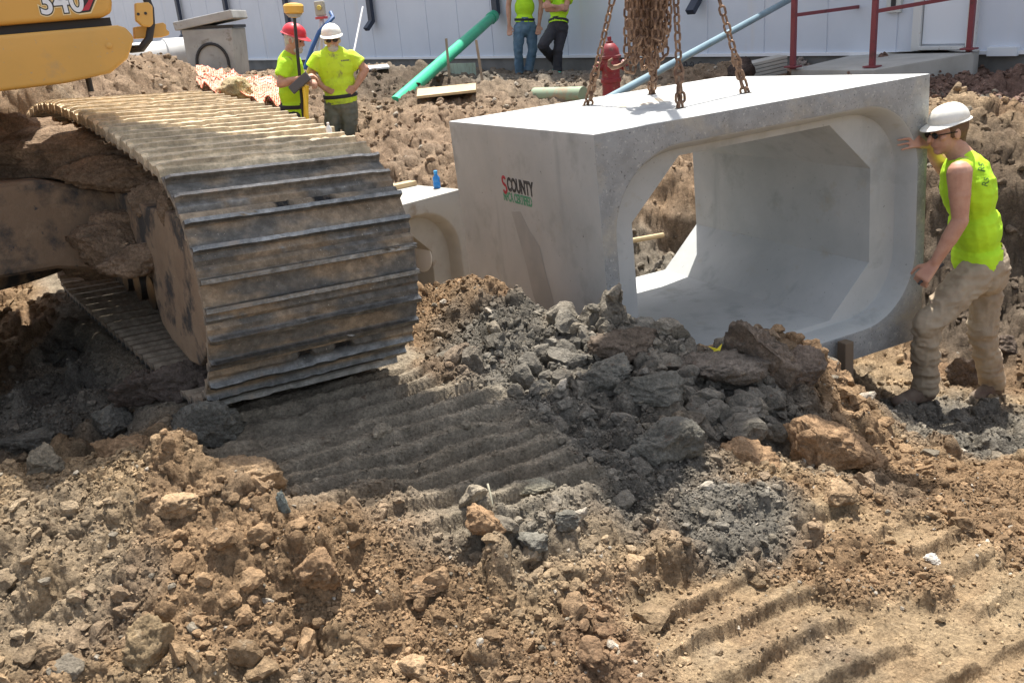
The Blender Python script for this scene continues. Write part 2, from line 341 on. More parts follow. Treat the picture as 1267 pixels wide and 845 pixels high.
def height(x, y):
    h = base_h(x, y); a, b, u, w_, s, t = zones(x, y); comp = np.maximum(a, b * .97)
    far = sstep(7, 14, y); near = 1 - sstep(9, 20, y)
    wx = x + .05 * fbm(x * 7, y * 7, 0, 3, 1) + .008 * fbm(x * 31, y * 31, 0, 2, 4); wy = y + .05 * fbm(x * 7 + 9, y * 7, 0, 3, 2) + .008 * fbm(x * 31, y * 31 + 4, 0, 2, 6)
    d = (.07 + .12 * sstep(6.0, 8.0, y) * (1 - sstep(13.5, 15, y))) * fbm(x * 2.1, y * 2.1, 0, 4, 11) + .045 * fbm(x * 6, y * 6, 0, 3, 12, .5, True)
    zc = lumps(wx, wy, .29, 21, .5, .32) + lumps(wx + .3, wy, .15, 22, .65, .22)
    d += zc
    pl = 1.09 - .05 * w_ + .055 * np.minimum(u, 0) - .047 * np.maximum(u, 0); h = h + (pl - h) * a
    h = h + (.80 - .02 * s - h) * b * .8
    h = h + d * (1 - .90 * comp) * (1 - .35 * far)
    # grouser prints
    pa = np.abs(((u + .05 * fbm(x * 1.6, y * 1.6, 0, 2, 38) + .014 * fbm(x * 9, y * 9, 0, 3, 31)) / .125) % 1 - .5) * 2
    ga = sstep(.45, .68, pa) * .05 * sstep(-.5, .0, fbm(x * 2.2, y * 2.2, 0, 3, 33) + .12)
    pb = np.abs(((t + .07 * fbm(x * 1.5, y * 1.5, 0, 2, 39) + .018 * fbm(x * 6, y * 6, 0, 3, 32)) / .15) % 1 - .5) * 2
    gb = sstep(.5, .78, pb) * .046 * sstep(-.4, .0, fbm(x * 3, y * 3, 0, 3, 34) + .1)
    h += a * ga * (1 - sstep(-.3, 0, u) * .8) + b * gb + comp * (.022 * fbm(x * 5, y * 5, 0, 5, 35, .6) + .006 * fbm(x * 40, y * 40, 0, 3, 36))
    h += comp * lumps(wx, wy, .05, 37, .28, .15)
    return h
def W2(px, py, z=.95): return atz(px, py, z)[:2]
_greys = [(W2(60, 500), .75), (W2(150, 420), .6), (W2(200, 530), .4), (W2(450, 560), .75), (W2(640, 530), .6), (at(640, 440, 3.9)[:2], .6), (at(760, 470, 3.6)[:2], .7), (at(880, 480, 3.5)[:2], .55),
          (W2(760, 560), .55), (W2(640, 640), .35), (W2(900, 610), .3), (atz(1180, 530, .15)[:2], .8), (atz(1250, 550, .2)[:2], .5), (atz(1100, 510, .2)[:2], .6), (at(1190, 350, 6.1)[:2], .55), (at(1260, 380, 6.0)[:2], .6), (at(820, 310, 7.2)[:2], .7)]
def soil_color(x, y, z):
    g = np.zeros(x.shape)
    for (c, r) in _greys: g = np.maximum(g, 1 - sstep(.45, 1.1, np.hypot(x - c[0], y - c[1]) / r + .35 * fbm(x * 3, y * 3, 0, 4, 41)))
    g = np.maximum(g, .75 * sstep(.1, .35, fbm(x * 1.7, y * 1.7, 0, 5, 42)) * .5)
    a, b, *_ = zones(x, y)
    tan = np.maximum(b * .70 * (.6 + .5 * sstep(-.2, .3, fbm(x * 4, y * 4, 0, 4, 50))), .55 * sstep(.05, .3, fbm(x * 1.3 + 4, y * 1.3, 0, 5, 43)))
    red = sstep(.1, .35, fbm(x * 1.5, y * 1.5 + 7, 0, 5, 44)) * .7
    far = sstep(6.5, 9, y)
    g = np.maximum(g, a * .85)
    C = BROWN + (RED - BROWN) * red[..., None]; C = C + (TAN - C) * tan[..., None]
    C = C + (np.array([.27, .20, .14]) - C) * (far * .7)[..., None]
    wl = (x - WA[0]) * WN[0] + (y - WA[1]) * WN[1]
    nearwall = (1 - sstep(2.6, 5.0, wl + .8 * fbm(x, y, 0, 3, 46))) * sstep(8, 11, y) * sstep(-.6, .4, (x - 2.2) * -1.)
    g = np.maximum(g * (1 - far * .5), nearwall * .55)
    for (c, r) in ((at(485, 100, 13.2)[:2], 1.3), (at(600, 100, 14)[:2], 1.6), (at(700, 100, 14)[:2], 1.8), (at(1190, 120, 8.6)[:2], .9)): g = np.maximum(g, .9 * (1 - sstep(.5, 1.1, np.hypot(x - c[0], y - c[1]) / r + .3 * fbm(x * 2, y * 2, 0, 3, 48))))
    dk = np.zeros(x.shape)
    for (c, r) in ((at(500, 105, 12.6)[:2], 1.5), (at(560, 118, 12.6)[:2], 1.0), (at(1200, 300, 6.4)[:2], .9), (at(1240, 400, 5.9)[:2], .8)): dk = np.maximum(dk, 1 - sstep(.5, 1.1, np.hypot(x - c[0], y - c[1]) / r + .3 * fbm(x * 2, y * 2, 0, 3, 49)))
    gravel = sstep(9.0, 9.6, y + .5 * fbm(x, y, 0, 3, 47)) * sstep(3.4, 4.0, x)
    gcol = GREY + (PALE - GREY) * (sstep(.0, .4, fbm(x * 4, y * 4, 0, 5, 45)) * .35)[..., None]
    gcol = gcol + (np.array([.30, .255, .19]) - gcol) * (a * .85)[..., None]; C = C + (gcol - C) * g[..., None]; C = C + (np.array([.115, .085, .06]) - C) * (dk * .85)[..., None]; C = C + (np.array([.20, .125, .095]) - C) * gravel[..., None]
    return C
# ground sheet: polar grid, fine where the camera looks, out to the horizon
rad = [.15, .6]; 
while rad[-1] < 1.3: rad.append(rad[-1] * 1.03)
while rad[-1] < 6: rad.append(rad[-1] * 1.0024)
while rad[-1] < 24: rad.append(rad[-1] * 1.0042)
while rad[-1] < 900: rad.append(rad[-1] * 1.12)
rad = np.array(rad); NF = 1080
ang = np.r_[np.linspace(-math.pi, -math.radians(44), 60)[:-1], np.linspace(-math.radians(44), math.radians(44), NF), np.linspace(math.radians(44), math.pi, 60)[1:-1]]
RR, AA = np.meshgrid(rad, ang, indexing='ij'); GX = RR * np.sin(AA); GY = RR * np.cos(AA) - .6
GZ = height(GX, GY); GC = soil_color(GX, GY, GZ)
# fine relief is pushed out along the surface normal, so steep faces crumble sideways too
def grid_normal(X_, Y_, Z_):
    P_ = np.stack([X_, Y_, Z_], -1); du = np.gradient(P_, axis=0); dv = np.gradient(P_, axis=1); n_ = np.cross(dv, du); n_ /= np.linalg.norm(n_, axis=-1)[..., None] + 1e-12
    return np.where(n_[..., 2:3] < 0, -n_, n_)
def billow(x, y, z, o, s): return np.abs(fbm(x, y, z, o, s)) ** .8
def fine_at(x, y, z):
    za, zb, *_ = zones(x, y); cp = 1 - np.maximum(za * .86, zb * .74); f = sstep(4.8, 6.4, y)
    clump = .35 + .9 * sstep(-.3, .35, fbm(x * 3, y * 3, 0, 3, 221)); wx, wy = x + .02 * vnoise(x * 14, y * 14, 0, 230), y + .02 * vnoise(x * 14 + 9, y * 14, 0, 231)
    r = (.030 * billow(wx * 11, wy * 11, z * 11 + .01, 3, 222) + .028 * billow(wx * 24 + 3, wy * 24, z * 24 + .01, 3, 223) * clump + .017 * billow(wx * 52, wy * 52 + 7, z * 52 + .01, 2, 224) * clump + .008 * billow(wx * 115, wy * 115, z * 115 + .01, 2, 225)) * cp * (1 + f * .45)
    return r + .09 * f * fbm(x * 4, y * 4, z * 4 + .01, 4, 226, .6) - .008
_m = RR < 18; NRM = grid_normal(GX, GY, GZ); fine = np.zeros(GX.shape); fine[_m] = fine_at(GX[_m], GY[_m], GZ[_m])
GX = GX + NRM[..., 0] * fine; GY = GY + NRM[..., 1] * fine; GZ = GZ + NRM[..., 2] * fine
nr, na = RR.shape; idx = np.arange(nr * na).reshape(nr, na); idn = np.roll(idx, -1, 1)
Fq = np.stack([idx[:-1], idn[:-1], idn[1:], idx[1:]], -1).reshape(-1, 4)[:, ::-1]
me = mesh_np('ground', np.stack([GX, GY, GZ], -1).reshape(-1, 3), Fq, True); color_attr(me, GC.reshape(-1, 3))
ground = tag(link('ground', me, SOIL), kind='structure')
def gz(x, y):
    a_, b_ = np.array([[x]], float), np.array([[y]], float); h_ = height(a_, b_); return float((h_ + fine_at(a_, b_, h_))[0, 0])
def bz(x, y): return float(base_h(np.array([[x]], float), np.array([[y]], float))[0, 0])

# loose crumbs and clods too many to count
def scatter(name, n, smin, smax, sub, label, ymin=1.3, ymax=7.5, power=2.2, seed=3, protos=14, area=None, sink=.25, dens=None, clr=None):
    r = np.random.default_rng(seed)
    th = r.uniform(-.68, .68, n * 4); rr = ymin + (ymax - ymin) * r.random(n * 4) ** .8
    x = rr * np.tan(th * .95); y = rr.copy()
    if area is not None: x, y = area(r, n * 4)
    a, b, *_ = zones(x, y); keep = r.random(len(x)) > np.maximum(a * .93, b * .9)
    cl = fbm(x * 2.3, y * 2.3, 0, 3, 91 + seed); keep &= (cl + r.normal(0, .25, len(x))) > -.15
    # keep clear of the track and culverts
    q = np.stack([x - TC[0], y - TC[1]], 1); u = q @ _ua; w_ = q @ _wa; keep &= ~((u > -.5) & (u < 4.6) & (w_ > -.05) & (w_ < .92))
    x, y = x[keep][:n], y[keep][:n]; n = len(x)
    s = smin + (smax - smin) * r.random(n) ** power * 1.0; z = height(x, y); Cc = soil_color(x, y, z); z = z + fine_at(x, y, z)
    P = [clod_shape(sub, 100 * seed + k, .3, 5) for k in range(protos)]; nv, nf = len(P[0][0]), len(P[0][1])
    V = np.empty((n, nv, 3), np.float32); PV = np.array([p[0] for p in P]); Fc = P[0][1]
    k = r.integers(0, protos, n); q4 = r.normal(size=(n, 4)); q4 /= np.linalg.norm(q4, axis=1)[:, None]
    a_, b_, c_, d_ = q4.T
    R = np.stack([1 - 2 * (c_ * c_ + d_ * d_), 2 * (b_ * c_ - a_ * d_), 2 * (b_ * d_ + a_ * c_), 2 * (b_ * c_ + a_ * d_), 1 - 2 * (b_ * b_ + d_ * d_), 2 * (c_ * d_ - a_ * b_), 2 * (b_ * d_ - a_ * c_), 2 * (c_ * d_ + a_ * b_), 1 - 2 * (b_ * b_ + c_ * c_)], 1).reshape(n, 3, 3)
    V = np.einsum('nij,nvj->nvi', R, PV[k]) * s[:, None, None]; V[:, :, 2] *= .85
    V += np.stack([x, y, z + s * (.5 - sink)], 1)[:, None, :]
    FF = (Fc[None] + (np.arange(n) * nv)[:, None, None]).reshape(-1, 3)
    tint = r.uniform(.72, 1.35, (n, 1)); mixg = (r.random(n) < .025)[:, None]; mixp = (r.random(n) < .015)[:, None]
    Cc = Cc * tint; Cc = np.where(mixg, PALE * .75 * tint, Cc); Cc = np.where(mixp, np.array([.42, .37, .30]), Cc)
    if clr is not None: Cc = np.array(clr) * r.uniform(.55, 1.5, (n, 1))
    me = mesh_np(name, V.reshape(-1, 3), FF, False); color_attr(me, np.repeat(Cc, nv, 0))
    return tag(link(name, me, CLOD), label, 'rubble', kind='stuff')
scatter('dirt_crumbs', 110000, .002, .010, 1, 'small crumbs of brown and grey soil strewn over the excavated ground', 1.3, 4.6, 1.6, 3)
scatter('dirt_clods', 9000, .006, .026, 2, 'fist sized clods of brown and grey soil covering the heaps', 1.3, 5.6, 3.0, 4)
scatter('large_dirt_clods', 420, .016, .050, 3, 'larger angular clods of brown and grey soil on the heaps', 1.4, 5.4, 2.2, 6, protos=16, sink=.32)
scatter('front_clods', 260, .018, .055, 3, 'chunky brown clods lying on the foreground heap', seed=12, protos=16, power=2.6, sink=.35, area=lambda r, n: (r.uniform(-1.9, .6, n), r.uniform(1.5, 3.0, n)))
scatter('heap_clods', 560, .022, .085, 3, 'broken angular clods of dark clay making up the heap before the culvert', seed=11, protos=20, power=2.4, sink=.3, area=lambda r, n: ((lambda t: (-.35 + 2.0 * t + r.normal(0, .05, n), 3.15 + .95 * r.random(n) + .12 * t))(r.random(n))))
scatter('far_dirt_clods', 11000, .008, .05, 2, 'clods of pale dry soil on the banks behind the culverts', 5.6, 13.5, 3.2, 5, protos=10)

# ------------------------------------------------------------------ excavator
XC = T(2.1, -.945, 0); XG = XC.copy(); XG[2] = TC[2] - .51
ex = empty('excavator', XG, 'yellow tracked excavator with mud caked tracks and the number 340 on its side', 'excavator')
# -- track shoes: double grouser plates with mud between the bars
PITCH = .2125; SW = .85
def shoe_mesh(seed, sunlit_mud):
    nw = 46; L = PITCH * .985
    uu = np.unique(np.r_[np.linspace(-L / 2, L / 2, 15), [c_ + d_ for c_ in (-.052, .052) for d_ in (-.0135, -.0105, -.008, 0, .008, .0105, .0135)]]); nu = len(uu); ww = np.linspace(0, SW, nw); Ug, Wg = np.meshgrid(uu, ww, indexing='ij')
    def bar_(c, hw, hh): return np.clip((hw + .003 - np.abs(Ug - c)) / .0035, 0, 1) * hh
    met = np.maximum(bar_(-.052, .0095, .040), bar_(.052, .0095, .036)); met = np.maximum(met, bar_(L / 2 - .008, .007, .006))
    met = met * (1 - .12 * (fbm(Wg * 6, Ug * 3 + seed, 0, 3, seed) > .25)) - .0015 * fbm(Wg * 40, Ug * 40, 0, 3, seed + 1)
    mud = (.020 if sunlit_mud else .007) + (.016 if sunlit_mud else .007) * fbm(Wg * 5, Ug * 18 + seed * 3, 0, 5, seed + 2, .6) + .004 * fbm(Wg * 50, Ug * 50, 0, 3, seed + 4)
    gap = ((1 - sstep(.03, .04, np.abs(Wg - .38))) + (1 - sstep(.03, .04, np.abs(Wg - .54)))) * (seed in (1, 4))
    mud = np.where((gap > .5) & (Ug < -L / 2 + .04) & (not sunlit_mud), -.011, mud); met = np.where((gap > .5) & (Ug < -L / 2 + .04) & (not sunlit_mud), -.011, met)
    H = np.maximum(met, mud); H[0, :] = H[-1, :] = -.012
    H[:, 0] = np.minimum(H[:, 0], H[:, 0] * .8)
    top = np.stack([Ug, Wg, H], -1).reshape(-1, 3); bot = np.stack([Ug, Wg, -.014 - .016 * ((Ug > L / 2 - .035) | (np.abs(Ug + .01) < .008))], -1).reshape(-1, 3)
    i = np.arange(nu * nw).reshape(nu, nw); q = np.stack([i[:-1, :-1], i[1:, :-1], i[1:, 1:], i[:-1, 1:]], -1).reshape(-1, 4); N0 = nu * nw
    rim = np.r_[i[0, :], i[1:, -1], i[-1, -2::-1], i[-2:0:-1, 0]]; rj = np.roll(rim, -1)
    side = np.stack([rim, rj, rj + N0, rim + N0], -1)
    isM = ((mud > met + .0005) | (H < .004)).reshape(-1).astype(float)
    V = np.r_[top, bot]; Q = np.r_[q, q[:, ::-1] + N0, side]
    base = np.array([.29, .225, .155]) if not sunlit_mud else np.array([.62, .50, .33]); var = (.5 + .8 * (fbm(Wg * 4, Ug * 9, 0, 4, seed + 9).reshape(-1) * .5 + .5))[:, None]  # top-run mud is paler: sunlight painted into its colour
    blend = sstep(-.05, .3, fbm(Wg * 5 + 3, Ug * 12, 0, 4, seed + 12)).reshape(-1)[:, None]
    mc = base * var * blend + np.array([.13, .122, .108]) * (1 - blend) if not sunlit_mud else base * var
    stc = np.array([.22, .22, .21]) * (.5 + .7 * var); 
    if sunlit_mud: stc = .2 * stc + .8 * base * .9
    hole = ((gap > .5) & (Ug < -L / 2 + .04) & (not sunlit_mud)).reshape(-1)[:, None]; mc = np.where(hole, .012, mc); C = isM[:, None] * mc + (1 - isM[:, None]) * stc; C = np.r_[C, np.tile([.33, .27, .20], (N0, 1))]  # cut-outs coloured near black, shade put into the colour
    me = mesh_np('track_shoe', V, Q, False); color_attr(me, C)
    a = me.attributes.new('metalness', 'FLOAT', 'POINT'); mm = np.r_[(1 - isM) * (.2 if sunlit_mud else 1), np.zeros(N0)]; a.data.foreach_set('value', mm.astype(np.float32))
    return me
SHM = bpy.data.materials.new('track_shoe_steel_and_mud'); nt, bs = nodes(SHM)
a = nt.nodes.new('ShaderNodeAttribute'); a.attribute_name = 'soil'; a2 = nt.nodes.new('ShaderNodeAttribute'); a2.attribute_name = 'metalness'
tc = nt.nodes.new('ShaderNodeTexCoord'); co = tc.outputs['Object']
c = mix_(nt, 1., a.outputs['Color'], ramp_(nt, noise_(nt, co, 28, 8, .7), [(.3, .55), (.5, .95), (.7, 1.55)]), 'MULTIPLY')
c = mix_(nt, ramp_(nt, noise_(nt, co, 7, 6, .7), [(.56, 0.), (.68, .6)]), c, (.23, .165, .11))
c = mix_(nt, ramp_(nt, noise_(nt, co, 90, 3, .7), [(.66, 0.), (.72, .8)]), c, (.5, .45, .36))
nt.links.new(c, bs.inputs['Base Color']); nt.links.new(a2.outputs['Fac'], bs.inputs['Metallic'])
r1 = nt.nodes.new('ShaderNodeMapRange'); nt.links.new(a2.outputs['Fac'], r1.inputs[0]); r1.inputs[3].default_value = .9; r1.inputs[4].default_value = .42; nt.links.new(r1.outputs[0], bs.inputs['Roughness'])
p = bump_(nt, bs, noise_(nt, co, 70, 8, .7), .6, .006); bump_(nt, bs, noise_(nt, co, 400, 3, .7), .3, .002, p)
SHOES = [shoe_mesh(s, False) for s in range(6)]; SHOET = [shoe_mesh(20 + s, True) for s in range(4)]
for m_ in SHOES + SHOET: m_.materials.append(SHM)
# path of the plates in the (u, n) plane: idler in front, sprocket behind
R0, R1, LU = .475, .50, 3.0; dn = R1 - R0
path = []
def topn(u): return float(np.interp(u, [0, .3, 1.05, 2.0, 2.6, 3.0], [.475, .53, .635, .725, .73, .70]))
for t in np.linspace(0, 1, 300): path.append((LU * (1 - t), -R0 + .0))                      # bottom run, rear to front
for t in np.linspace(0, math.pi, 160): path.append((-R0 * math.sin(t), -R0 * math.cos(t)))
for t in np.linspace(0.002, 1, 300): path.append((LU * t, topn(LU * t)))
endn = topn(LU)
for t in np.linspace(0, math.pi, 160)[1:]: path.append((LU + (endn + R0) / 2 * math.sin(t), (endn - R0) / 2 + (endn + R0) / 2 * math.cos(t)))
path = np.array(path); seg = np.r_[0, np.cumsum(np.hypot(*np.diff(path, axis=0).T))]; NS = int(round(seg[-1] / PITCH)); st = seg[-1] / NS
def onpath(s): s = s % seg[-1]; return np.array([np.interp(s, seg, path[:, 0]), np.interp(s, seg, path[:, 1])])
def put_track(w_off):
    for k in range(NS):
        a_, b_ = onpath(k * st + .06), onpath((k + 1) * st + .06); c_ = (a_ + b_) / 2; d = _n(b_ - a_); nn = np.array([d[1], -d[0]])   # outward
        nn = -nn if (nn @ (c_ - np.array([min(max(c_[0], 0), LU), 0]))) < 0 else nn
        ax = d[0] * TU + d[1] * TN; az = nn[0] * TU + nn[1] * TN; ay = TW; fl = np.cross(ax, ay) @ az
        if fl < 0: ax = -ax
        P_ = T(c_[0], w_off, c_[1]) - XG
        top = c_[1] > .3 and c_[0] > -.12
        msh = (SHOET if top else SHOES)[(k * 5 + 1) % (4 if top else 6)]
        o = bpy.data.objects.new('track_shoe', msh); COL.objects.link(o); o.parent = ex
        o.matrix_local = Matrix([[ax[i], ay[i], az[i], P_[i]] for i in range(3)] + [[0, 0, 0, 1]])
put_track(0.0); put_track(-2.74)
def undercarriage(w_off):
    def Q(u, w_, n): return T(u, w_ + w_off, n)
    for (u, r, n_) in ((0, .38, 0), (LU, .36, .02)):
        m = MB(); m.lathe(Q(u, .30, n_), TW, [(.1, -.02), (r * .8, 0), (r * .83, .03), (r, .05), (r, .20), (r * .83, .22), (r * .8, .25), (.1, .27)], 30)
        m.build('wheel', STEEL, ex, True)
    for u in np.linspace(.62, 2.4, 6): MB().lathe(Q(u, .26, -.33), TW, [(.05, 0), (.10, .01), (.10, .32), (.05, .33)], 16).build('roller', STEEL, ex, True)
    for u in (1.0, 2.0): MB().lathe(Q(u, .28, .33), TW, [(.04, 0), (.08, .01), (.08, .28), (.04, .29)], 14).build('roller', STEEL, ex, True)
    m = MB()                                      # link chain inside the plates
    for k in range(0, NS):
        a_ = onpath(k * st); b_ = onpath((k + 1) * st); ctr = np.array([min(max((a_[0] + b_[0]) / 2, 0), LU), 0]); 
        a_ = a_ + _n(ctr - a_) * .06; b_ = b_ + _n(ctr - b_) * .06
        for w_ in (.34, .5): m.bar(Q(a_[0], w_, a_[1]), Q(b_[0], w_, b_[1]), .035, .085, TN)
    m.build('track_link', STEEL, ex)
    m = MB(); m.box(Q(1.5, .43, .02), TU, TW, TN, 1.1, .15, .20); m.build('track_frame', FRAME, ex, bevel=.03)
undercarriage(0); undercarriage(-2.74)
# inner guard plate of the front idler (tongue shape), traced then given its own thickness
P0 = T(0, .06, 0)
tong = [onpl(*a, P0, TW) for a in [(113, 229), (150, 240), (181, 256), (213, 264), (229, 297), (241, 325), (251, 373), (256, 405), (254, 441), (247, 453), (235, 447), (213, 421), (201, 401), (193, 373), (188, 345), (150, 330)]]
m = MB(); m.prism(tong, TW * .10); m.build('idler_guard', mat('muddy_guard_plate', (.27, .19, .125), .9, dirt=[((.33, .24, .16), 6, .4, .6), ((.07, .065, .06), 4.5, .50, .60), ((.42, .33, .23), 26, .64, .72)], bump=[(20, .4, .01), (120, .5, .005)]), ex, bevel=.012)
# carbody leg running to the middle
def CBp(u, w_, n): return T(u, w_, n)
legp = [CBp(1.05, .12, .30), CBp(1.05, -.25, .40), CBp(1.05, -1.9, .42), CBp(1.05, -1.9, -.05), CBp(1.05, -.25, -.02), CBp(1.05, .12, -.10)]
m = MB(); m.prism(legp, TU * .75); m.build('carbody', FRAME, ex, bevel=.04, seg=3)
m = MB(); m.prism([p + TU * 1.35 for p in legp], TU * .6); m.build('carbody', FRAME, ex, bevel=.04, seg=3)
m = MB(); m.lathe(XC, TN, [(.9, -.12), (.95, 0), (.95, .30), (.78, .34), (.70, .50)], 40); m.build('turntable', FRAME, ex, True)
m = MB(); m.lathe(XC, TN, [(.66, .50), (.66, .74)], 48); m.build('slew_ring', mat('slew_ring_steel', (.3, .3, .3), .5, .6, bump=[(20, .2, .01)]), ex, True)
# mud packed on the leg and behind the guard
def mudlump(c, r, seed, axes=(1, 1, 1), sub=5, col=(.26, .185, .125), name='caked_mud', parent=ex):
    V, Fc = clod_shape(sub, seed, .35, 0); V = V * (1 + .10 * noise3_disp(V, 6, 4, seed + 3))[:, None] * r * np.array(axes)
    me = mesh_np(name, V + np.array(c) - (parent_loc(parent) if parent else 0), Fc, True); v = 1 + .3 * noise3_disp(V, 12, 3, seed)
    color_attr(me, np.outer(v, col)); return link(name, me, CLOD, parent)
for k, (px, py, wpl, r, ax_) in enumerate([(75, 205, -.10, .30, (1.5, 1., .55)), (15, 200, -.26, .32, (1.4, 1, .6)), (-30, 190, -.4, .35, (1.4, 1, .6)), (140, 222, .05, .13, (1.8, .8, .6)), (190, 248, .12, .10, (1.5, .8, .7)), (215, 262, .10, .07, (1, .7, 1.1)),
                                         (150, 308, .0, .17, (1.25, .8, .75)), (115, 322, -.03, .12, (1.4, .8, .6)), (172, 325, .02, .11, (1.3, .8, .6)), (140, 280, .0, .11, (1.2, .7, .8)), (30, 320, -.3, .2, (1.6, .8, .5)), (105, 205, .0, .17, (1.6, .8, .55)), (30, 185, -.2, .18, (1.5, .8, .6))]):
    mudlump(onpl(px, py, T(0, wpl, 0), TW), r, 300 + k, ax_)
# -- upper structure, turned to the right towards the culvert
HD = _n([.87, .49, 0.01]); SD = np.array([HD[1], -HD[0], 0]); SD = _n(SD); UP = np.cross(SD, HD); UP = UP if UP[2] > 0 else -UP
XU = XC + TN * .74; XU = np.array([XC[0], XC[1], 2.36])
def S_(s, o, h): return XU + HD * s + SD * o + UP * h         # s forward, o towards camera side, h above deck
face = at(0, 117, 3.75); OF = float((face - XU) @ SD)
Pf = S_(0, OF, 0); q1 = onpl(168, 60, Pf, SD); SF = float((q1 - XU) @ HD); hb = float((onpl(0, 117, Pf, SD) - XU) @ UP); ht = float((onpl(60, 36, Pf, SD) - XU) @ UP)
hb2 = float((onpl(140, 97, Pf, SD) - XU) @ UP)
m = MB(); poly = []
hh = ht - .008; rr_ = .10
lo = [(-3.2, hb - .04), (SF - .30, hb2 - .0), (SF - .12, hb2 + .02), (SF - .04, hb2 + .07), (SF, hb2 + .14), (SF + .003, hh - .05), (SF - .02, hh - .012), (SF - .05, hh), (-3.2, hh)]
m.prism([S_(s, OF, h) for s, h in lo], -SD * .55); m.build('side_beam', YEL, ex, True, bevel=.035, seg=4)
m = MB(); sf2 = SF - .045
up_ = [(-3.2, hh + .035), (sf2 - .05, hh + .035), (sf2 - .012, hh + .05), (sf2, hh + .09), (sf2 - .01, hh + .55), (-3.2, hh + .55)]
m.prism([S_(s, OF - .03, h) for s, h in up_], -SD * .8); m.build('engine_cover', YEL, ex, True, bevel=.02, seg=3)
m = MB(); m.box(S_((-3.0 + SF) / 2, OF - .45, hh + .018), HD, SD, UP, (SF + 3.0) / 2 - .06, .36, .0165); m.build('seam_strip', BLACKM, ex)
m = MB(); m.box(S_((SF - .3 - 2.6) / 2, OF - 1.75, .45), HD, SD, UP, (SF - .3 + 2.6) / 2, .86, .42); m.build('house', YEL, ex, bevel=.03)
m = MB(); m.box(S_(-2.9, OF - 1.45, .75), HD, SD, UP, .5, 1.4, .7); m.build('counterweight', YEL, ex, bevel=.08, seg=4)
m = MB(); m.box(S_(SF - 1.1, OF - 2.6, 1.1), HD, SD, UP, .8, .48, 1.0); m.build('cab', YEL, ex, bevel=.05)
m = MB(); m.lathe(onpl(135, 57, Pf, SD), SD, [(.011, -.01), (.0125, .004), (.008, .006)], 16); m.build('plug', YEL, ex, True)
m = MB(); q = onpl(116, 104, Pf, SD) - SD * .15; m.tube([q + UP * .06, q - UP * .035], [.014, .012], 10); m.build('drain_plug', BLACKM, ex, True)
# number decal
def textobj(name, body, mat_, size, origin, ax, ay, parent, ext=.001, shear=0., bold=0., off=.003, align='LEFT', sx=1.):
    cu = bpy.data.curves.new(name, 'FONT'); cu.body = body; cu.size = size; cu.extrude = ext; cu.shear = shear; cu.offset = bold; cu.align_x = align
    to = bpy.data.objects.new(name, cu); COL.objects.link(to); dg = bpy.context.evaluated_depsgraph_get(); me = bpy.data.meshes.new_from_object(to.evaluated_get(dg)); bpy.data.objects.remove(to)
    ax, ay = _n(ax), _n(ay); az = np.cross(ax, ay); n = len(me.vertices); co = np.empty(n * 3, np.float32); me.vertices.foreach_get('co', co); co = co.reshape(-1, 3)
    V = np.array(origin) + np.outer(co[:, 0] * sx, ax) + np.outer(co[:, 1], ay) + np.outer(co[:, 2], az) + az * off - (parent_loc(parent) if parent else 0)
    me.vertices.foreach_set('co', V.astype(np.float32).ravel()); me.update(); me.materials.clear(); return link(name, me, mat_, parent)
PU = S_(0, OF - .03, 0)
def on_up(px, py): return onpl(px, py, PU, SD)
DKD = mat('decal_black', (.012, .012, .014), .35); WHD = mat('decal_white', (.75, .78, .82), .35); RDD = mat('decal_red', (.45, .02, .04), .35); CRM = mat('decal_cream', (.8, .66, .36), .4)
o0, o1 = on_up(50, 18), on_up(100, 15); ax_ = HD; dsz = np.linalg.norm(o1 - o0)
hgt_d = dsz * .62
textobj('number_decal', '340', CRM, hgt_d * 1.42, o0 - ax_ * .0, ax_, UP, ex, .0004, bold=hgt_d * .12, off=.0012, sx=.86)
textobj('number_decal', '340', DKD, hgt_d * 1.42, o0, ax_, UP, ex, .0005, bold=hgt_d * .075, off=.0022, sx=.86)
textobj('number_decal', '340', WHD, hgt_d * 1.42, o0, ax_, UP, ex, .0006, bold=hgt_d * .025, off=.0034, sx=.86)
# chevron of the decal
def chev(col, d, a): m = MB(); m.prism([on_up(*p) + SD * (d) for p in a], SD * .0008); m.build('number_decal', col, ex)
chev(CRM, .0002, [(98, 19), (113, 17), (122, -4), (122, -20), (96, -18)]); chev(DKD, .0014, [(98, 17), (112, 15), (120, -5), (120, -18), (97, -16)])
chev(RDD, .0026, [(101, 14), (110, 13), (117, -4), (117, -17), (109, -16), (109, 2)])
# hinge bracket, step and hose at the front end
ZB = on_up(180, 20)
m = MB(); m.prism([onpl(*a, Pf, SD) for a in [(168, 4), (184, 3), (189, 8), (190, 30), (186, 34), (176, 32), (172, 28), (169, 26)]], -SD * .05); m.build('bracket', YEL, ex, bevel=.006)
m = MB(); m.prism([onpl(*a, Pf, SD) - SD * .09 for a in [(170, 33), (190, 30), (207, 27), (211, 30), (211, 36), (215, 38), (215, 43), (205, 46), (190, 47), (171, 48)]], -SD * .04); m.build('step', YEL, ex, bevel=.006)
hp = [onpl(*a, Pf, SD) - SD * dd for a, dd in [((182, -40), .06), ((183, -5), .06), ((189, 10), .06), ((190, 30), .055), ((187, 48), .05), ((178, 60), .06), ((166, 61), .10)]]
m = MB(); m.tube(hp, .0165, 12); m.build('hose', BLACKM, ex, True)
for a in [(171, 18), (180, 17)]: MB().lathe(onpl(*a, Pf, SD), SD, [(.006, -.002), (.006, .004)], 10).build('bolt', BLACKM, ex, True)
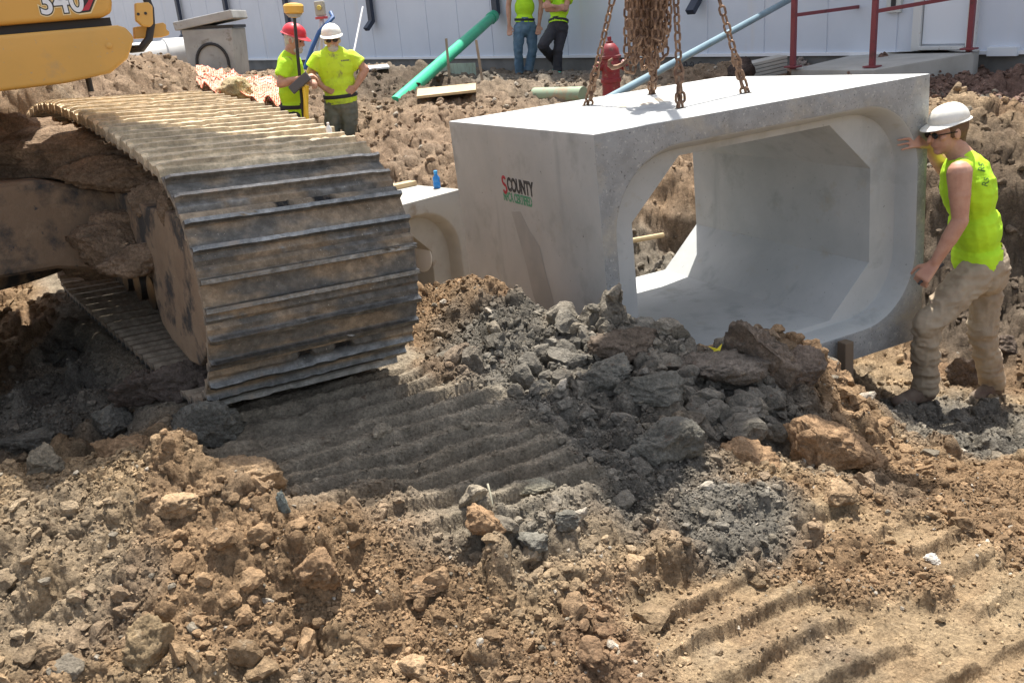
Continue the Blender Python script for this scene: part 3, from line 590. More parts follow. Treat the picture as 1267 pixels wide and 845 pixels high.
# boom, stick and bucket reach over the culvert (out of the picture, they cast its shadows)
HK = B(1.06, .93, 0) + np.array([0, 0, 1.45])
TIP = np.array([1.06, 5.47, 5.3])
b0 = np.array([-2.5, 4.35, 2.9]); b1 = np.array([-1.1, 4.6, 5.2]); b2 = np.array([.75, 5.15, 6.3])
m = MB()
side = _n(np.cross(b2 - b0, [0, 0, 1]))
prof = [(b0, .35), (b0 * .4 + b1 * .6, .75), (b1, .85), (b1 * .5 + b2 * .5, .7), (b2, .4)]
V = []; 
for i, (p, h_) in enumerate(prof):
    q = prof[min(i + 1, 4)][0] - prof[max(i - 1, 0)][0]; up_v = _n(np.cross(side, _n(q))); 
    if up_v[2] < 0: up_v = -up_v
    V += [p + side * .3 - up_v * h_ / 2, p - side * .3 - up_v * h_ / 2, p - side * .3 + up_v * h_ / 2, p + side * .3 + up_v * h_ / 2]
Fs = [(i * 4 + k, i * 4 + (k + 1) % 4, i * 4 + 4 + (k + 1) % 4, i * 4 + 4 + k) for i in range(4) for k in range(4)] + [(3, 2, 1, 0), (16, 17, 18, 19)]
m.add(V, Fs).build('boom', YEL, ex, bevel=.03)
m = MB(); m.bar(b2 + [-.25, 0, .35], TIP + [.02, 0, .2], .42, .5, side); m.build('stick', YEL, ex, bevel=.03)
m = MB(); bk = []
for t in np.linspace(-.3, 1.25, 12): bk.append(TIP + np.array([math.cos(t * math.pi) * .40 + .35, 0, -math.sin(t * math.pi) * .38 + .6]))
for i in range(11): m.bar(bk[i], bk[i + 1], 1.1, .04, (0, 0, 1)) if False else m.box((bk[i] + bk[i + 1]) / 2, _n(bk[i + 1] - bk[i]), side, _n(np.cross(bk[i + 1] - bk[i], side)), np.linalg.norm(bk[i + 1] - bk[i]) / 2 + .01, .4, .02)
m.build('bucket', DARKM, ex)

# ------------------------------------------------------------------ hanging box culvert
def rrect(x0, x1, y0, y1, r, n=14):
    P = []
    for cx, cy, a0 in ((x1 - r, y0 + r, -90), (x1 - r, y1 - r, 0), (x0 + r, y1 - r, 90), (x0 + r, y0 + r, 180)):
        for k in range(n + 1): a = math.radians(a0 + 90 * k / n); P.append((cx + r * math.cos(a), cy + r * math.sin(a)))
    return P
def octo(x0, x1, y0, y1, cw_, ch):
    return [(x1 - cw_, y0), (x1, y0 + ch), (x1, y1 - ch), (x1 - cw_, y1), (x0 + cw_, y1), (x0, y1 - ch), (x0, y0 + ch), (x0 + cw_, y0)]
def polar(poly, angs, c):
    out = []; n = len(poly)
    for a in angs:
        d = (math.cos(a), math.sin(a)); best = 0
        for i in range(n):
            p, q = poly[i], poly[(i + 1) % n]; e = (q[0] - p[0], q[1] - p[1]); den = d[0] * e[1] - d[1] * e[0]
            if abs(den) < 1e-12: continue
            rx, ry = p[0] - c[0], p[1] - c[1]; t = (rx * e[1] - ry * e[0]) / den; s = (rx * d[1] - ry * d[0]) / den
            if t > 0 and -1e-6 <= s <= 1 + 1e-6: best = max(best, t)
        out.append((c[0] + d[0] * best, c[1] + d[1] * best))
    return out
CWD, CHT, CLN = 2.19, 1.57, 1.83
def culvert_mesh(m, fn, length=CLN, mirror=False):
    c = (CWD / 2, CHT / 2)
    loops2d = [[(0, 0), (CWD, 0), (CWD, CHT), (0, CHT)], rrect(.082, CWD - .075, .118, 1.40, .40), rrect(.105, CWD - .10, .15, 1.375, .38), rrect(.115, CWD - .11, .16, 1.37, .38), octo(.26, CWD - .30, .20, 1.34, .31, .29)]
    angs = set(np.linspace(0, 2 * math.pi, 128, endpoint=False).tolist())
    for L_ in loops2d:
        if len(L_) < 12: angs |= {math.atan2(p[1] - c[1], p[0] - c[0]) % (2 * math.pi) for p in L_}
    angs = sorted(angs); n = len(angs); PL = [polar(L_, angs, c) for L_ in loops2d]
    seq = [(0, 0.), (1, 0.), (2, .055), (3, .13), (4, .135), (4, length), (0, length)]
    V = []; 
    for li, l in seq: V += [fn(p[0], l, p[1]) for p in PL[li]]
    Fs = []
    for i in range(len(seq) - 1):
        for k in range(n): Fs.append((i * n + k, i * n + (k + 1) % n, (i + 1) * n + (k + 1) % n, (i + 1) * n + k))
    for k in range(n): Fs.append(((len(seq) - 1) * n + k, (len(seq) - 1) * n + (k + 1) % n, (k + 1) % n, k))
    m.add(V, Fs)
cu = empty('box_culvert', B(1.09, .9, CHT), 'large pale precast concrete box culvert hanging on chains with COUNTY lettering on its side', 'culvert')
# concrete shell: separate the rough cast end face by material
m = MB(); culvert_mesh(m, B); sh = m.build('shell', CONC, cu, True, bevel=.007, seg=2, angle=50)
sh.data.materials.append(CONC_ROUGH)
for p in sh.data.polygons:
    c_ = np.array(p.center) + parent_loc(cu)
    if (c_ - BO) @ BL < .003 and abs(np.array(p.normal) @ BL) > .8: p.material_index = 1
# lifting holes, drawn as flat discs painted in shade colour
HOLES = [(.79, .41), (.77, 1.38), (1.37, .57), (1.275, 1.40)]
# spalled edge pits, stains
INK = mat('stencil_black', (.03, .03, .032), .8, var=((.12, .12, .12), 90, .5, .6)); REDI = mat('stencil_red', (.42, .03, .05), .8, var=((.5, .12, .12), 90, .55, .65)); GRI = mat('stencil_green', (.06, .30, .16), .8, var=((.3, .42, .34), 120, .5, .6))
LX, LY, LN_ = -BL, -BD, -BW
def Ls(l, d): return B(0, l, d)
textobj('lettering', 'COUNTY', INK, .108, Ls(1.035, .372 - .005), LX, LY, cu, .0006, bold=.0045, off=.0012, sx=.73)
textobj('lettering', 'NPCA CERTIFIED', GRI, .074, Ls(1.105, .418 + .012), LX, LY, cu, .0006, bold=.0026, off=.0012, sx=.665)
m = MB()
def arc(cx, cy, r, a0, a1, t, n=14):
    P = [(cx + r * math.cos(math.radians(a0 + (a1 - a0) * k / n)), cy + r * math.sin(math.radians(a0 + (a1 - a0) * k / n))) for k in range(n + 1)]
    Q = [(cx + (r - t) * math.cos(math.radians(a0 + (a1 - a0) * k / n)), cy + (r - t) * math.sin(math.radians(a0 + (a1 - a0) * k / n))) for k in range(n + 1)]
    for k in range(n): m.prism([Ls(1.075 - p[0], .335 - p[1]) + LN_ * .0008 for p in (P[k], P[k + 1], Q[k + 1], Q[k])], LN_ * .0012)
arc(.0, .022, .030, 20, 300, .017); arc(.004, -.026, .032, -160, 110, .018)
m.build('emblem', REDI, cu)
for k, (w_, l) in enumerate(HOLES):
    m = MB(); m.lathe(B(w_, l, -.0015), -BD, [(.032, 0), (.032, .001)], 20); m.build('lifting_hole_shade', mat('hole_shade%d' % k, (.05, .045, .04), .9), cu)  # dark disc painted for the shade inside each hole
def stain(name, c, r, ax, ay, nrm, mt, seed, parent, sq=1.):
    P = []
    for k in range(40):
        a = k / 40 * 2 * math.pi; rr2 = r * (1 + .45 * float(vnoise(np.array([2.3 * math.cos(a) + seed]), np.array([2.3 * math.sin(a)]), 0, seed)[0]) + .12 * math.sin(7 * a + seed)); P.append(np.array(c) + ax * rr2 * math.cos(a) + ay * rr2 * math.sin(a) * sq + nrm * .0009)
    m = MB(); m.prism(P, nrm * .0005); return m.build(name, mt, parent)
WET = mat('damp_stain', (.33, .34, .335), .7, var=((.38, .38, .37), 6, .4, .6), bump=[(14, .15, .01)]); RUSTST = mat('rust_stain', (.5, .40, .27), .85, var=((.5, .48, .44), 5, .42, .6))
stp = [onpl(*a, BO, BW) - BW * .0012 for a in [(633, 262), (644, 262), (655, 285), (668, 305), (676, 340), (685, 372), (690, 398), (668, 388), (660, 365), (652, 330), (644, 300), (638, 280)]]
m = MB(); m.prism(stp, -BW * .0005); m.build('stain', WET, cu)
stain('stain', B(1.05, .95, 0), .22, BW, BL, -BD, RUSTST, 4, cu, .7)
# patched mortar smears inside near the low right corner
for (px, py, r, sd) in []:
    pl = B(CWD - .30 - .155, 0, 1.05 + .145); nh = _n(BD * -.31 - BW * .29); q = onpl(px, py, pl, nh); stain('mortar_patch', q, r, BL, _n(np.cross(nh, BL)), nh, WET, sd, cu, .8)
# ------------------------------------------------------------------ second culvert already laid
def C2(w_, l, d): return C2O + C2W * (w_ - CWD) + C2L * l - np.array([0, 0, 1.]) * d
c2 = empty('box_culvert', C2(1.1, .9, CHT), 'laid box culvert half hidden behind the excavator track, with a blue bottle on it', 'culvert')
m = MB(); culvert_mesh(m, C2); m.build('shell', mat('older_concrete', (.42, .41, .375), .88, var=((.34, .33, .30), 3, .4, .65), dirt=[((.26, .21, .15), 5, .58, .75)], bump=[(14, .15, .01), (120, .3, .004)]), c2, True, bevel=.01, angle=50)
m = MB(); m.box(C2(CWD / 2, 1.60, CHT / 2 - .01), C2W, C2L, (0, 0, 1), .86, .06, .60); m.build('bulkhead', CONC_OLD, c2)
q = onpl(520, 316, C2(CWD - .302, 0, 0), C2W); print('disc', (q - C2O) @ C2L, (C2O - q)[2]); m = MB(); m.lathe(q, -C2W, [(.15, -.03), (.15, .004), (.145, .006)], 28); m.build('daylight_disc', mat('daylight_white', (.8, .8, .78), .4), c2, True)  # white disc painted for daylight seen through a round side hole

# ------------------------------------------------------------------ chains
def link_mesh_arrays(wr, L, W, n=20, m=8):
    hs = (L - W) / 2; r = W / 2 - wr; P = []; per = 2 * math.pi * r + 4 * hs
    for k in range(n):
        a = 2 * math.pi * k / n; P.append(np.array([r * math.cos(a), r * math.sin(a) + (hs if math.sin(a) >= 0 else -hs), 0]))
    V = []; 
    for i, p in enumerate(P):
        t = _n(P[(i + 1) % n] - P[i - 1]); b = np.array([0, 0, 1.]); c = np.cross(t, b)
        V += [p + wr * (math.cos(2 * math.pi * j / m) * b + math.sin(2 * math.pi * j / m) * c) for j in range(m)]
    Fs = [(i * m + j, i * m + (j + 1) % m, ((i + 1) % n) * m + (j + 1) % m, ((i + 1) % n) * m + j) for i in range(n) for j in range(m)]
    return np.array(V), Fs
def chain(mb, pts, wr=.0068, L=.066, W=.046, seed=0):
    pts = [np.array(p, float) for p in pts]; LV, LF = link_mesh_arrays(wr, L, W); d = np.r_[0, np.cumsum([np.linalg.norm(pts[i + 1] - pts[i]) for i in range(len(pts) - 1)])]
    PP = np.array(pts); step = L - 2 * wr - .003; n = int(d[-1] / step); r = np.random.default_rng(seed); tw = r.uniform(0, 3)
    def pos(s): return np.array([np.interp(s, d, PP[:, i]) for i in range(3)])
    for k in range(n):
        a, b = pos(k * step), pos((k + 1) * step); t = _n(b - a); c = (a + b) / 2; u = _n(np.cross(t, [.2, .9, .35])); v = np.cross(t, u)
        an = tw + (k % 2) * math.pi / 2 + r.normal(0, .12) + k * .03; x = u * math.cos(an) + v * math.sin(an); z = np.cross(x, t)
        mb.add(c + np.outer(LV[:, 0], x) + np.outer(LV[:, 1], t) + np.outer(LV[:, 2], z), LF)
RG = empty('chain_sling', HK, 'rusty four leg chain sling with bundled spare chain lifting the culvert', 'chain sling')
mids = [[(850, 100), (832, 55), (818, 5)], [(733, 108), (748, 78), (762, 30), (775, -5)], [(922, 98), (905, 60), (885, 25), (868, -2)], [(810, 80), (822, 40), (824, 5)]]
for k, (w_, l) in enumerate(HOLES):
    base = B(w_, l, .02); top = HK + np.array([(.05, -.04, .06, 0)[k], 0, 0])
    for j, sgn in enumerate((-1, 1)):                 # two falls out of the hole up to a shortening clutch
        e = base * .86 + top * .14; m = MB(); chain(m, [base + BW * .016 * sgn, e], seed=k * 2 + j, wr=.0075, L=.07, W=.047); m.build('chain', CHAINM, RG, True)
    m = MB(); e0 = base * .86 + top * .14; d_ = _n(top - base)
    m.tube([e0 - d_ * .03 + BW * .02, e0 + d_ * .0 + BW * .026, e0 + d_ * .035 + BW * .012, e0 + d_ * .04 - BW * .012, e0 + d_ * .0 - BW * .026, e0 - d_ * .03 - BW * .02], .010, 8); m.build('shackle', CHAINM, RG, True)
    e = base * .85 + top * .15; m = MB(); chain(m, [e, top], seed=20 + k); m.build('chain', CHAINM, RG, True)
m = MB(); m.tube([HK + np.array([.05 * math.cos(a), 0, .09 * math.sin(a) + .06]) for a in np.linspace(0, 2 * math.pi, 24)], .016, 10); m.tube([HK + np.array([0, 0, .12]), TIP], .03, 12); m.build('master_link', CHAINM, RG, True)
rr2 = np.random.default_rng(5)
loops = [(775, 92, 5.35, 785), (786, 62, 5.30, 796), (792, 70, 5.40, 800), (797, 55, 5.25, 806), (782, 78, 5.2, 790), (806, 100, 5.35, 812), (812, 62, 5.3, 820), (803, 84, 5.28, 809), (816, 74, 5.45, 824), (821, 40, 5.25, 828), (789, 48, 5.45, 800), (778, 50, 5.15, 784), (800, 30, 5.4, 822), (793, 86, 5.5, 802), (810, 50, 5.18, 817)]
for k, (xa, yb, Y, xb) in enumerate(loops):
    xt = 800 + (xa - 800) * .75; xt2 = 800 + (xb - 800) * .8; m = MB()
    p = [at(xt, -60, Y), at(xa + 1, -10, Y), at(xa, yb - 14, Y), at((xa + xb) / 2 - 2, yb, Y), at((xa + xb) / 2 + 2, yb, Y + .02), at(xb, yb - 14, Y + .03), at(xb, -10, Y + .03), at(xt2, -60, Y)]
    chain(m, p, seed=50 + k); m.build('chain', CHAINM, RG, True)
m = MB(); chain(m, [at(793, 45, 5.2), at(783, 66, 5.2), at(772, 80, 5.2)], seed=90); m.build('chain', CHAINM, RG, True)
m = MB(); hk = [(776, 74), (770, 80), (764, 83), (758, 84), (754, 81), (754, 76), (758, 73)]; m.tube([at(a, b, 5.2) for a, b in hk], [.008, .011, .013, .014, .013, .010, .007], 10); m.build('grab_hook', CHAINM, RG, True)
# ------------------------------------------------------------------ building
BH = 5.5; UPV = np.array([0, 0, 1.])
bd = empty('metal_building', WA, 'long white metal sided building behind the excavation', 'building')
t0, t1 = -9., 42.
def Wp(t, o, h): return WA + WD * t + WN * o + UPV * h         # t along, o out towards the camera, h up
m = MB()
# ribbed siding panels as one wall surface, with shallow seams every metre
pr = []; tt = t0
while tt < t1:
    pr += [(tt, 0), (tt + .006, -.012), (tt + .018, -.012), (tt + .024, 0)]; tt += .92
pr.append((t1, 0)); n = len(pr); V = [Wp(t, o, 0) for t, o in pr] + [Wp(t, o, BH) for t, o in pr]
m.add(V, [(i, i + 1, n + i + 1, n + i) for i in range(n - 1)]); m.build('wall', SIDING, bd)
m = MB(); m.box(Wp((t0 + t1) / 2, -5.03, BH / 2), WD, WN, UPV, (t1 - t0) / 2, 4.98, BH / 2); m.build('far_walls', SIDING, bd)
m = MB(); m.prism([Wp(t0 - .3, .4, BH + .01), Wp(t0 - .3, -5, BH + 1.2), Wp(t0 - .3, -10.4, BH + .01)], WD * (t1 - t0 + .6)); m.build('roof', mat('roof_sheet', (.5, .52, .54), .4, .3), bd)
m = MB(); m.box(Wp((t0 + t1) / 2, -.05, -.02), WD, WN, UPV, (t1 - t0) / 2, .085, .02); m.build('base_trim', mat('white_trim', (.8, .82, .85), .4), bd)
m = MB(); m.box(Wp((t0 + t1) / 2, -.14, -.54), WD, WN, UPV, (t1 - t0) / 2, .12, .50); m.build('foundation', mat('foundation_concrete', (.20, .195, .185), .9, var=((.13, .13, .125), 2.5, .4, .65), bump=[(30, .3, .01)]), bd)
DSP = mat('dark_blue_downspout', (.025, .035, .06), .45)
def wallpt(px, py, o): return onpl(px, py, WA + WN * o, WN)
for k, (a, b) in enumerate([((219, -6), (227, 44)), ((278, -6), (281, 19)), ((354, -6), (358, 36)), ((455, -6), (460, 28)), ((613, -6), (614, 18)), ((862, -8), (862, 3))]):
    e, s_ = wallpt(*b, .10), wallpt(*a, .10); s2 = np.array([e[0], e[1], Wp(0, 0, 4.9)[2]]); wdt = .085
    m = MB(); m.bar(s2, e, wdt * 1.6, wdt, WN); m.bar(e + [0, 0, .02], e + WN * .16 - WD * (.0) + [0, 0, -.13], wdt * 1.6, wdt, WN); m.build('downspout', DSP, bd, bevel=.008)
# door, frame, box
def wrect(name, px0, px1, y0, y1, o, th, mt, parent=bd, bevel=.004):
    a, b_ = wallpt(px0, y1, o), wallpt(px1, y1, o); ta, tb = (a - WA) @ WD, (b_ - WA) @ WD; h0 = ((a - WA) @ UPV + (b_ - WA) @ UPV) / 2
    return ta, tb, h0
ta, tb, h0 = wrect('', 1142, 1196, 0, 57, .0, 0, None); tlo, thi = min(ta, tb), max(ta, tb)
DOORM = mat('door_paint', (.70, .74, .80), .4); m = MB(); m.box(Wp((tlo + thi) / 2, .012, h0 + 1.05), WD, WN, UPV, (thi - tlo) / 2, .022, 1.04); door = m.build('door', DOORM, bd, bevel=.005)
FRM = mat('door_frame_paint', (.62, .63, .62), .5, dirt=[((.3, .2, .1), 14, .62, .7)]); m = MB()
for t in (tlo - .06, thi + .06): m.box(Wp(t, .03, h0 + 1.06), WD, WN, UPV, .05, .05, 1.12)
m.box(Wp((tlo + thi) / 2, .03, h0 + 2.18 - .05), WD, WN, UPV, (thi - tlo) / 2 + .005, .05, .05); m.box(Wp((tlo + thi) / 2, .05, h0 - .03), WD, WN, UPV, (thi - tlo) / 2 + .005, .07, .02); m.build('door_frame', FRM, bd, bevel=.004)
q = wallpt(1107, 5, .03); m = MB(); m.box(q, WD, WN, UPV, .09, .03, .10); bx = m.build('switch_box', mat('grey_box', (.55, .57, .55), .5), bd, bevel=.006); m = MB(); m.box(q + WN * .034, WD, WN, UPV, .028, .006, .06); m.build('switch', BLACKM, bx)
q = wallpt(1241, 64, .04); m = MB(); m.box(q, WD, WN, UPV, .16, .04, .05); m.build('flashing', mat('flashing_metal', (.7, .74, .78), .35), bd, bevel=.004)
# concrete ramp and its handrail
RA, RB, RC, RD_ = at(979, 86, 10.9), at(1082, 87, 9.9), at(1096, 61, 12.4), at(1206, 62, 10.2)
RC[2] = RD_[2] = (RC[2] + RD_[2]) / 2; RA[2] = RB[2] = (RA[2] + RB[2]) / 2
RE, RF = wallpt(1096, 61, .1), wallpt(1212, 62, .1); RE[2] = RF[2] = RC[2]
m = MB(); V = [RA, RB, RD_, RF, RE, RC]; m.add(list(V) + [v * [1, 1, 0] + np.array([0, 0, .9]) for v in V], [(0, 1, 2, 5), (5, 2, 3, 4), (0, 6, 7, 1), (1, 7, 8, 2), (2, 8, 9, 3), (3, 9, 10, 4), (4, 10, 11, 5), (5, 11, 6, 0), (6, 11, 10, 9, 8, 7)])
tag(m.build('concrete_ramp', CONC_OLD, None, bevel=.012), 'grey concrete ramp rising to the door in the white wall', 'ramp')
RAIL = mat('oxide_red_paint', (.20, .035, .045), .45, dirt=[((.09, .03, .03), 8, .55, .7)])
hr_ = empty('handrail', RA, 'dark red steel pipe handrail along both sides of the concrete ramp', 'handrail')
inn = lambda p, q, t: p + (q - p) * t
pA, pB, pC, pD = at(981, 84, 10.85), at(1079, 84, 10.1), at(1095, 62, 12.2), at(1199, 62, 10.3)
for p in (pA, pB, pC, pD):
    m = MB(); m.box(p + [0, 0, .5], WD, WN, UPV, .028, .028, .52); po = m.build('post', RAIL, hr_, bevel=.004); m = MB(); m.box(p + [0, 0, .012], WD, WN, UPV, .075, .075, .009); m.build('base_plate', RAIL, po, bevel=.003)
for a, b_ in ((pA, pC), (pB, pD)):
    for h in (.58, 1.04): m = MB(); m.bar(a + [0, 0, h - (.03 if h > 1 else 0)], b_ + [0, 0, h - (.03 if h > 1 else 0)], .04, .04); m.build('rail', RAIL, hr_, bevel=.004)
# ------------------------------------------------------------------ things in the yard
def hyd():
    g_ = at(757, 122, 9.0); top = at(757, 50, 9.0); ax = _n([0.02, 0, 1]); H_ = top[2] - g_[2] - .0; RD = mat('fire_red_paint', (.24, .018, .025), .5, dirt=[((.14, .05, .04), 9, .5, .68), ((.3, .2, .14), 20, .62, .72)]); r = empty('fire_hydrant', g_ - [0, 0, .25], 'worn red fire hydrant standing behind the hanging culvert', 'fire hydrant')
    c = g_ - np.array([0, 0, .25]); Ht = H_ + .25; m = MB(); m.lathe(c, UPV, [(.12, 0), (.12, .04), (.09, .05), (.088, Ht * .5), (.10, Ht * .5 + .01), (.10, Ht * .5 + .04), (.088, Ht * .5 + .05), (.088, Ht * .78), (.108, Ht * .79), (.108, Ht * .82), (.095, Ht * .83), (.085, Ht * .9), (.05, Ht * .96), (.04, Ht * .965)], 26); m.build('barrel', RD, r, True)
    m = MB(); m.lathe(c + UPV * Ht * .965, UPV, [(.035, 0), (.035, .02), (.02, .022), (.02, .06)], 6); m.build('operating_nut', RD, r)
    for d in (-_X[0] * 0 - np.array([1, 0, 0]), np.array([1, 0, 0]), np.array([-.1, -1, 0])):
        m = MB(); q = c + UPV * Ht * .70; m.lathe(q + d * .07, d, [(.04, 0), (.04, .04), (.052, .045), (.052, .07), (.035, .075), (.015, .08), (.015, .10)], 14); m.build('outlet_cap', RD, r, True)
hyd()
PVCG = mat('green_pvc', (.05, .50, .28), .4, var=((.05, .42, .25), 3, .4, .6)); PVCB = mat('blue_grey_conduit', (.20, .30, .36), .45, var=((.15, .23, .28), 2, .4, .6))
a_, b_ = at(489, 128, 11.6), wallpt(611, 20, .22); m = MB(); m.tube([a_, b_], .085, 20); m.lathe(b_ - _n(b_ - a_) * .22, b_ - a_, [(.10, 0), (.10, .2), (.085, .22)], 20); tag(m.build('drain_pipe', PVCG, None, True), 'long green plastic drain pipe sloping from the wall downspout to the ground', 'pipe')
a_, b_ = at(770, 113, 8.2), wallpt(1010, -18, .06); m = MB(); m.tube([a_ - (b_ - a_) * .1, b_], .036, 16); tag(m.build('conduit_pipe', PVCB, None, True), 'long blue grey pipe leaning diagonally behind the chains', 'pipe')
a_, b_ = at(662, 119, 11.4), at(722, 118, 10.9); m = MB(); m.tube([a_, b_], .10, 18); tag(m.build('half_buried_pipe', mat('pale_green_pipe', (.26, .33, .22), .6, dirt=[((.33, .25, .16), 6, .5, .62)]), None, True), 'short pale green pipe lying half buried in front of the wall', 'pipe')
a_, b_ = at(150, 80, 13.2), at(236, 73, 13.7); m = MB(); m.lathe(a_, b_ - a_, [(.24, -.6), (.27, -.5), (.27, np.linalg.norm(b_ - a_) - .35), (.30, np.linalg.norm(b_ - a_) - .34), (.30, np.linalg.norm(b_ - a_)), (.24, np.linalg.norm(b_ - a_) + .002)], 28)
tag(m.build('concrete_pipe', mat('pale_concrete_pipe', (.62, .62, .60), .7, var=((.5, .5, .48), 2, .4, .6)), None, True), 'large pale concrete pipe lying beside the manhole vault', 'pipe')
# concrete vault with lid, leaning
vb = at(274, 97, 13.0); vt = at(265, 36, 13.0); vu = _n(vt - vb); vr = _n(np.cross(vu, [0, 1, .0])); vr = vr if vr[0] > 0 else -vr; vf = np.cross(vr, vu); vf = vf if vf[1] < 0 else -vf
VH = np.linalg.norm(vt - vb); va = empty('concrete_vault', vb - vu * .1, 'grey precast concrete manhole vault with a loose lid and an arched knockout', 'concrete vault')
def Vp(x, y, z): return vb + vr * x + vf * y + vu * z
VC = mat('vault_concrete', (.40, .40, .385), .9, var=((.30, .30, .29), 3, .4, .65), dirt=[((.22, .2, .17), 7, .58, .7)], bump=[(50, .3, .006)])
m = MB(); bw, tw_ = .31, .335; V = [Vp(s * (bw if z < .5 else tw_), y * .36, z) for z in (-.15, VH) for y in (-1, 1) for s in (-1, 1)]; m.add(V, [(0, 2, 3, 1), (4, 5, 7, 6), (0, 1, 5, 4), (2, 6, 7, 3), (0, 4, 6, 2), (1, 3, 7, 5)]); m.build('body', VC, va, bevel=.02)
m = MB(); m.box(Vp(-.02, 0, VH + .11), _n(vr + vu * .16), vf, _n(vu - vr * .16), .40, .40, .055); m.build('lid', VC, va, bevel=.015); m = MB(); m.box(Vp(0, 0, VH + .022), vr, vf, vu, .35, .34, .02); m.build('gasket', BLACKM, va)
m = MB(); ar = [Vp(.02 + .21 * math.cos(a), .37, .22 + .24 * math.sin(a)) for a in np.linspace(0, math.pi, 16)]; ar = [Vp(.235, .37, -.05)] + ar + [Vp(-.195, .37, -.05)]; m.tube(ar, .02, 8); m.build('knockout_seal', BLACKM, va, True)
# orange barrier net, crumpled
r4 = np.random.default_rng(12); NETM = mat('orange_net', (.80, .22, .12), .6, var=((.85, .42, .30), 12, .4, .6)); m = MB(); n0 = 46; n1 = 16
G = np.empty((n0, n1, 3)); 
for i in range(n0):
    for j in range(n1):
        u, v = i / (n0 - 1), j / (n1 - 1); p = at(246 + 100 * u, 92 + 12 * u + 30 * v * (.6 + .4 * u), 11.2 - 1.3 * v); p[2] += .07 * float(vnoise(np.array([u * 9.]), np.array([v * 4.]), 0, 5)[0]) + .03 * float(vnoise(np.array([u * 25.]), np.array([v * 9.]), 0, 6)[0]) + .03; p[2] = max(p[2], gz(p[0], p[1]) + .02 + .02 * random.random()); G[i, j] = p
for i in range(n0):
    for j in range(n1 - 1): m.bar(G[i, j], G[i, j + 1], .016, .004)
for j in range(n1):
    for i in range(n0 - 1): m.bar(G[i, j], G[i + 1, j], .030, .004)
tag(m.build('barrier_net', NETM, None), 'crumpled orange plastic safety net lying on the dirt by the vault', 'safety net')
tag(MB().add(*clod_mesh2(.07)).build('cone_scrap', NETM, None) if False else mudlump(at(340, 126, 10.6) - 0, .07, 77, (1.2, .8, .8), 3, (.85, .05, .22), 'pink_bag', None), 'small bright pink bag lying at the end of the orange net', 'bag')
bpy.data.objects['pink_bag'].data.materials.clear(); bpy.data.objects['pink_bag'].data.materials.append(mat('pink_plastic', (.85, .05, .25), .5))
tag(mudlump(at(292, 110, 10.0), .16, 78, (1.3, .8, .6), 4, (.5, .4, .24), 'sand_bag', None), 'tan sack slumped on the orange net', 'sack')
# stakes, boards
WOOD = mat('pine_wood', (.55, .42, .24), .7, var=((.45, .33, .19), 4, .4, .65), bump=[(40, .2, .003)]); WEATH = mat('weathered_wood', (.34, .27, .20), .8, var=((.24, .19, .14), 6, .4, .65))
for (a, b_, Y, lb) in (((557, 108), (552, 48), 13.3, 'thin wooden survey stake crossing the green pipe'), ((599, 114), (589, 50), 12.6, 'thin wooden survey stake standing right of the green pipe')):
    m = MB(); m.bar(at(*a, Y), at(*b_, Y), .035, .02, (0, 1, 0)); tag(m.build('survey_stake', WEATH, None), lb, 'stake')
q0, q1, q2, q3 = at(518, 122, 11.9), at(590, 115, 11.7), at(590, 124, 11.0), at(517, 132, 11.1); _dz = max(0, max(gz(q[0], q[1]) + .0 - q[2] for q in (q0, q1, q2, q3))); print('board lift', _dz)
for q in (q0, q1, q2, q3): q[2] += _dz
m = MB(); m.prism([q0, q1, q2, q3], [0, 0, .03]); tag(m.build('plywood_board', WOOD, None, bevel=.002), 'pale timber board lying on the dirt bank', 'board')
m = MB(); m.tube([at(770, 300, 6.9), at(820, 291, 7.2)], .022, 8); tag(m.build('timber_stick', WOOD, None), 'thin yellow stick on the bank seen through the culvert', 'stick')
m = MB(); m.box(at(1046, 462, 4.75), BW, BL, BD, .032, .032, .2); tag(m.build('timber_block', mat('dirty_wood', (.17, .125, .085), .9), None, bevel=.006), 'upright timber block under the edge of the hanging culvert', 'timber')
# things on the laid culvert
m = MB(); m.prism([C2(CWD - 1.6, .75, -.002), C2(CWD - .02, .55, -.002), C2(CWD - .02, .65, -.002), C2(CWD - 1.6, .85, -.002)], [0, 0, .04]); tag(m.build('timber_batten', WOOD, None, bevel=.003), 'yellow timber batten lying across the laid culvert', 'timber')
bo = onpl(541, 233, C2(0, 0, 0), np.array([0, 0, 1.])); BLU = mat('blue_plastic', (.02, .22, .62), .3); BWH = mat('bottle_cap_blue', (.05, .35, .75), .3)
bt = empty('drink_bottle', bo, 'small blue bottle standing on the laid culvert', 'bottle'); MB().lathe(bo + [0, 0, .001], UPV, [(.028, 0), (.031, .005), (.031, .05), (.028, .055), (.031, .06), (.031, .09), (.015, .115), (.014, .125)], 18).build('bottle_body', BLU, bt, True); MB().lathe(bo + [0, 0, .126], UPV, [(.017, 0), (.017, .025), (.012, .027)], 14).build('cap', BWH, bt, True)
bo = at(424, 158, 6.2); tp = T(0, 0, 0)
